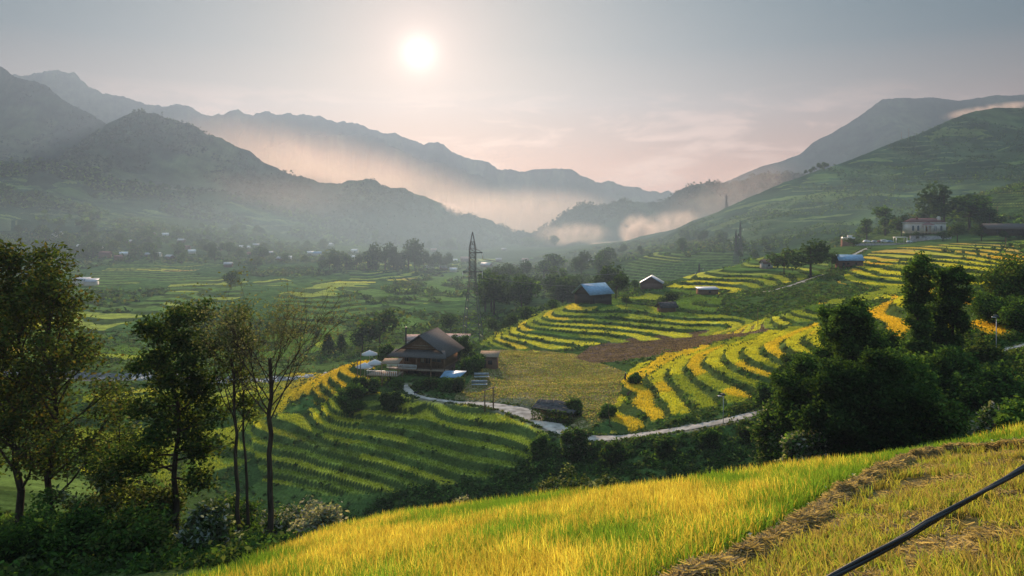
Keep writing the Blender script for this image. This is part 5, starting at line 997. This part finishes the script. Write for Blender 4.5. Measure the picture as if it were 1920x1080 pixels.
def dog():
    x, y, z = at(778, 143.5); o = empty('dog', (x, y, z), .1, label='dark dog walking along the concrete path in front of the house', cat='dog')
    V = [(0, 0, .42), (.22, 0, .45), (.42, 0, .47), (.54, 0, .58), (.64, 0, .68), (.78, 0, .64), (-.12, 0, .44), (-.28, 0, .52), (-.42, 0, .62)]; E = [(0, 1), (1, 2), (2, 3), (3, 4), (4, 5), (0, 6), (6, 7), (7, 8)]; Rr = [.11, .12, .13, .07, .075, .035, .09, .025, .015]
    for sx, sy in ((.40, -.08), (.40, .08), (-.08, -.08), (-.08, .08)):
        i = len(V); f = sx > 0; V += [(sx, sy, .38), (sx+(-.03 if f else .06), sy, .22), (sx+(.02 if f else -.07), sy, .12), (sx+.03*(1 if f else -.6), sy, .02)]; Rr += [.05, .032, .022, .025]; E += [(2 if f else 6, i), (i, i+1), (i+1, i+2), (i+2, i+3)]
    for sy in (-.04, .04): i = len(V); V.append((.60, sy, .78)); Rr.append(.02); E.append((4, i))
    me = bpy.data.meshes.new('body'); me.from_pydata(V, E, []); b = bpy.data.objects.new('body', me); COL.objects.link(b); b.parent = o; b.modifiers.new('skin', 'SKIN')
    for k, r_ in enumerate(Rr): me.skin_vertices[0].data[k].radius = (r_, r_)
    me.skin_vertices[0].data[0].use_root = True; b.modifiers.new('sub', 'SUBSURF').levels = 1; me.materials.append(M_INK)
dog()
# the bundled cable hanging close to the camera
def cable():
    a = Vector(P(1500, 1120, 6.2)); b = Vector(P(1960, 857, 8.6)); d = b-a; m = MB(); ext0 = a-d*1.2; ext1 = b+d*1.5
    for k in range(3):
        pts = []
        for i in range(60):
            t = i/59; p = ext0.lerp(ext1, t); p.z += -.12*math.sin(math.pi*t)+.12*math.sin(math.pi*.45); ph = t*26+k*2.09; pts.append(p+Vector((0, .015*math.cos(ph), .018*math.sin(ph)+(.012*k if .44 < t < .60 else 0))))
        m.tube(pts, .017, 8)
    o = m.put('power_cable', M_WIRE, smooth=True); tag(o, 'thick black bundled cable slung across the bottom right corner', 'cable')
cable()
def wires():
    # thin lines leaving the big pylon
    D = 262; H = (645-434)/F*D+1; x = (886-960)/F*D; z = gz(x, D)-.5
    for (ax, t), (px, py, Dd) in (((3.4, .765), (1311, 470, 455)), ((3.3, .60), (1311, 478, 455))):
        a = Vector((x+ax*math.cos(.25), D+ax*math.sin(.25), z+t*H)); b = Vector(P(px, py, Dd)); pts = [a.lerp(b, i/24)-Vector((0, 0, 9*math.sin(math.pi*i/24))) for i in range(25)]; o = MB().tube(pts, .07, 4).put('power_line', M_STEEL); tag(o, ('upper' if t > .7 else 'lower')+' thin power line sagging from the big pylon towards the right', 'power line')
wires()
def stones():
    n = 0
    g = np.random.default_rng(5)
    V = []; Q = []; T = []; m = MB()
    x = g.uniform(-110, -38, 420); y = 232+fbm(x/30, x*0+1, 2, 97)*9+g.normal(0, 2.6, 420); z = land(x, y)[0]
    for a, b, c in zip(x, y, z):
        s = g.uniform(.25, 1.0); m.box((a, b, c+s*.1), (s*1.5, s, s*.8), g.uniform(0, 3), g.uniform(-.4, .4), g.uniform(-.4, .4))
    o = m.put('river_stones', mat_flat('river_stone', (.42, .41, .40), .8, .25, 1)); tag(o, 'pale boulders strewn along the river bed seen between the bare trees', 'stones', kind='stuff')
stones()
# ---------------------------------------------------------------- the air
def build_haze():
    m, nt, N, L = new_mat('haze_air'); v = N.new('ShaderNodeVolumePrincipled'); v.inputs['Color'].default_value = (*HAZE_C, 1); v.inputs['Density'].default_value = HAZE_D; v.inputs['Anisotropy'].default_value = HAZE_G
    out = N.new('ShaderNodeOutputMaterial'); L.new(v.outputs[0], out.inputs['Volume'])
    x, y0, y1, z0, z1 = 6400, -90, 4300, -260, 585
    V = [(a, b, c) for c in (z0, z1) for b in (y0, y1) for a in (-x, x)]
    o = mkmesh('haze', V, quads=[(0,2,3,1),(4,5,7,6),(0,1,5,4),(2,6,7,3),(0,4,6,2),(1,3,7,5)], mat=m); tag(o, kind='stuff')
build_haze()

def volume_box(name, label, c, s, dens, col=(1, .83, .73), g=.35, nscale=3.0, thr=(.4, .75), rot=0.0, fade=1.6, shape='bank', tilt=0.0):
    """a body of mist or smoke: an ellipsoid whose density is broken by noise and dies out towards its skin"""
    m, nt, N, L = new_mat(name); tc = N.new('ShaderNodeTexCoord'); ln = N.new('ShaderNodeVectorMath'); ln.operation = 'LENGTH'; L.new(tc.outputs['Object'], ln.inputs[0])
    f = N.new('ShaderNodeMapRange'); f.inputs[1].default_value = 1.0; f.inputs[2].default_value = 0.15; f.interpolation_type = 'SMOOTHSTEP'; L.new(ln.outputs['Value'], f.inputs[0])
    mp = N.new('ShaderNodeMapping'); mx = max(s); mp.inputs['Scale'].default_value = tuple(v/mx*nscale for v in s); L.new(tc.outputs['Object'], mp.inputs[0])
    n = N.new('ShaderNodeTexNoise'); n.inputs['Scale'].default_value = 1.0; n.inputs['Detail'].default_value = 3; n.inputs['Distortion'].default_value = .6; L.new(mp.outputs[0], n.inputs[0])
    r = N.new('ShaderNodeMapRange'); r.inputs[1].default_value = thr[0]; r.inputs[2].default_value = thr[1]; L.new(n.outputs[0], r.inputs[0])
    a = N.new('ShaderNodeMath'); a.operation = 'MULTIPLY'; L.new(f.outputs[0], a.inputs[0]); L.new(r.outputs[0], a.inputs[1])
    b = N.new('ShaderNodeMath'); b.operation = 'MULTIPLY'; L.new(a.outputs[0], b.inputs[0]); b.inputs[1].default_value = dens
    v = N.new('ShaderNodeVolumePrincipled'); v.inputs['Color'].default_value = (*col, 1); v.inputs['Anisotropy'].default_value = g; L.new(b.outputs[0], v.inputs['Density'])
    out = N.new('ShaderNodeOutputMaterial'); L.new(v.outputs[0], out.inputs['Volume'])
    nu, nv = 24, 14; V = [(0, 0, -1), (0, 0, 1)]; Q = []; T = []
    for i in range(1, nv):
        th = math.pi*i/nv
        for j in range(nu):
            a_ = 2*math.pi*j/nu; V.append((math.sin(th)*math.cos(a_), math.sin(th)*math.sin(a_), -math.cos(th)))
    for i in range(nv-2):
        for j in range(nu): p = 2+i*nu; Q.append((p+j, p+(j+1) % nu, p+nu+(j+1) % nu, p+nu+j))
    for j in range(nu): T.append((0, 2+(j+1) % nu, 2+j)); p = 2+(nv-2)*nu; T.append((1, p+j, p+(j+1) % nu))
    o = mkmesh(name, V, quads=Q, tris=T, mat=m); o.location = c; o.scale = s; o.rotation_euler = (0, tilt, rot); tag(o, label, name, kind='stuff'); return o
def vb(name, label, px, py, D, wpx, hpx, depth, dens, **k):
    volume_box(name, label, P(px, py, D), (wpx*.5/F*D, depth*.5, hpx*.5/F*D), dens, **k)
volume_box('mist', 'thin bluish haze pooled over the near valley floor', (-60, 880, -35), (950, 660, 95), .00075, col=(.62, .85, 1), nscale=4.0, thr=(.0, .6), g=.2)
vb('mist', 'pink lit mist filling the gap behind the long left ridge', 690, 380, 1960, 920, 250, 230, .0105, tilt=.30, thr=(.02, .75), g=.5)
vb('mist', 'bright mist at the far mouth of the valley', 970, 405, 2060, 480, 130, 200, .010, thr=(.05, .75), g=.5)
vb('mist', 'thin mist lying at the foot of the left ridges', 280, 375, 1340, 1100, 130, 240, .0022, thr=(.25, .75), g=.3)
vb('mist', 'veil of mist between the steep wooded hills and the green hill', 1370, 370, 1350, 330, 120, 160, .0045, tilt=-.35, thr=(.3, .7))
vb('smoke', 'dense white smoke plume rising beside the pole at the valley end', 1196, 437, 1150, 86, 84, 60, .13, thr=(.36, .68), nscale=2.2, g=.45)
vb('smoke', 'smoke drifting to the right of the dense plume', 1245, 430, 1180, 170, 80, 70, .055, thr=(.36, .7), nscale=2.6, tilt=-.25, g=.45)
vb('smoke', 'low smoke at the foot of the steep wooded hill', 1075, 440, 1400, 170, 60, 90, .03, thr=(.34, .7), nscale=3, g=.45)
vb('smoke', 'flat smoke lying left of the dense plume', 1150, 462, 1250, 110, 22, 60, .12, thr=(.38, .6), nscale=3, g=.45)
vb('smoke', 'wisp of smoke on the crest of the long left ridge', 838, 391, 1705, 80, 30, 60, .06, thr=(.4, .62), nscale=3, tilt=.2, g=.45)
vb('smoke', 'streak of smoke on the skyline of the green hill', 1860, 207, 1290, 220, 30, 60, .05, thr=(.38, .65), nscale=4, tilt=-.13, g=.3)

def number_words(n):
    o = ['', 'first', 'second', 'third', 'fourth', 'fifth', 'sixth', 'seventh', 'eighth', 'ninth', 'tenth', 'eleventh', 'twelfth', 'thirteenth', 'fourteenth', 'fifteenth', 'sixteenth', 'seventeenth', 'eighteenth', 'nineteenth']
    if n < 20: return o[n]
    if n > 99: return 'hundred and '+o[n-100] if n > 100 else 'hundredth'
    t = ['', '', 'twenty', 'thirty', 'forty', 'fifty', 'sixty', 'seventy', 'eighty', 'ninety']; q = ['', '', 'twentieth', 'thirtieth', 'fortieth', 'fiftieth', 'sixtieth', 'seventieth', 'eightieth', 'ninetieth']
    return q[n//10] if n % 10 == 0 else t[n//10]+'-'+o[n % 10]
def single_out():
    """look-alikes in a row get their rank from the left of the picture"""
    by = {}
    for o in bpy.data.objects:
        if o.parent is None and o.get('label') and o.get('category'): by.setdefault(o['label'], []).append(o)
    for lab, l in by.items():
        if len(l) < 2: continue
        l.sort(key=lambda o: o.location.x/o.location.y)
        for i, o in enumerate(l): o['label'] = '%s, %s from left' % (lab, number_words(i+1))
single_out()
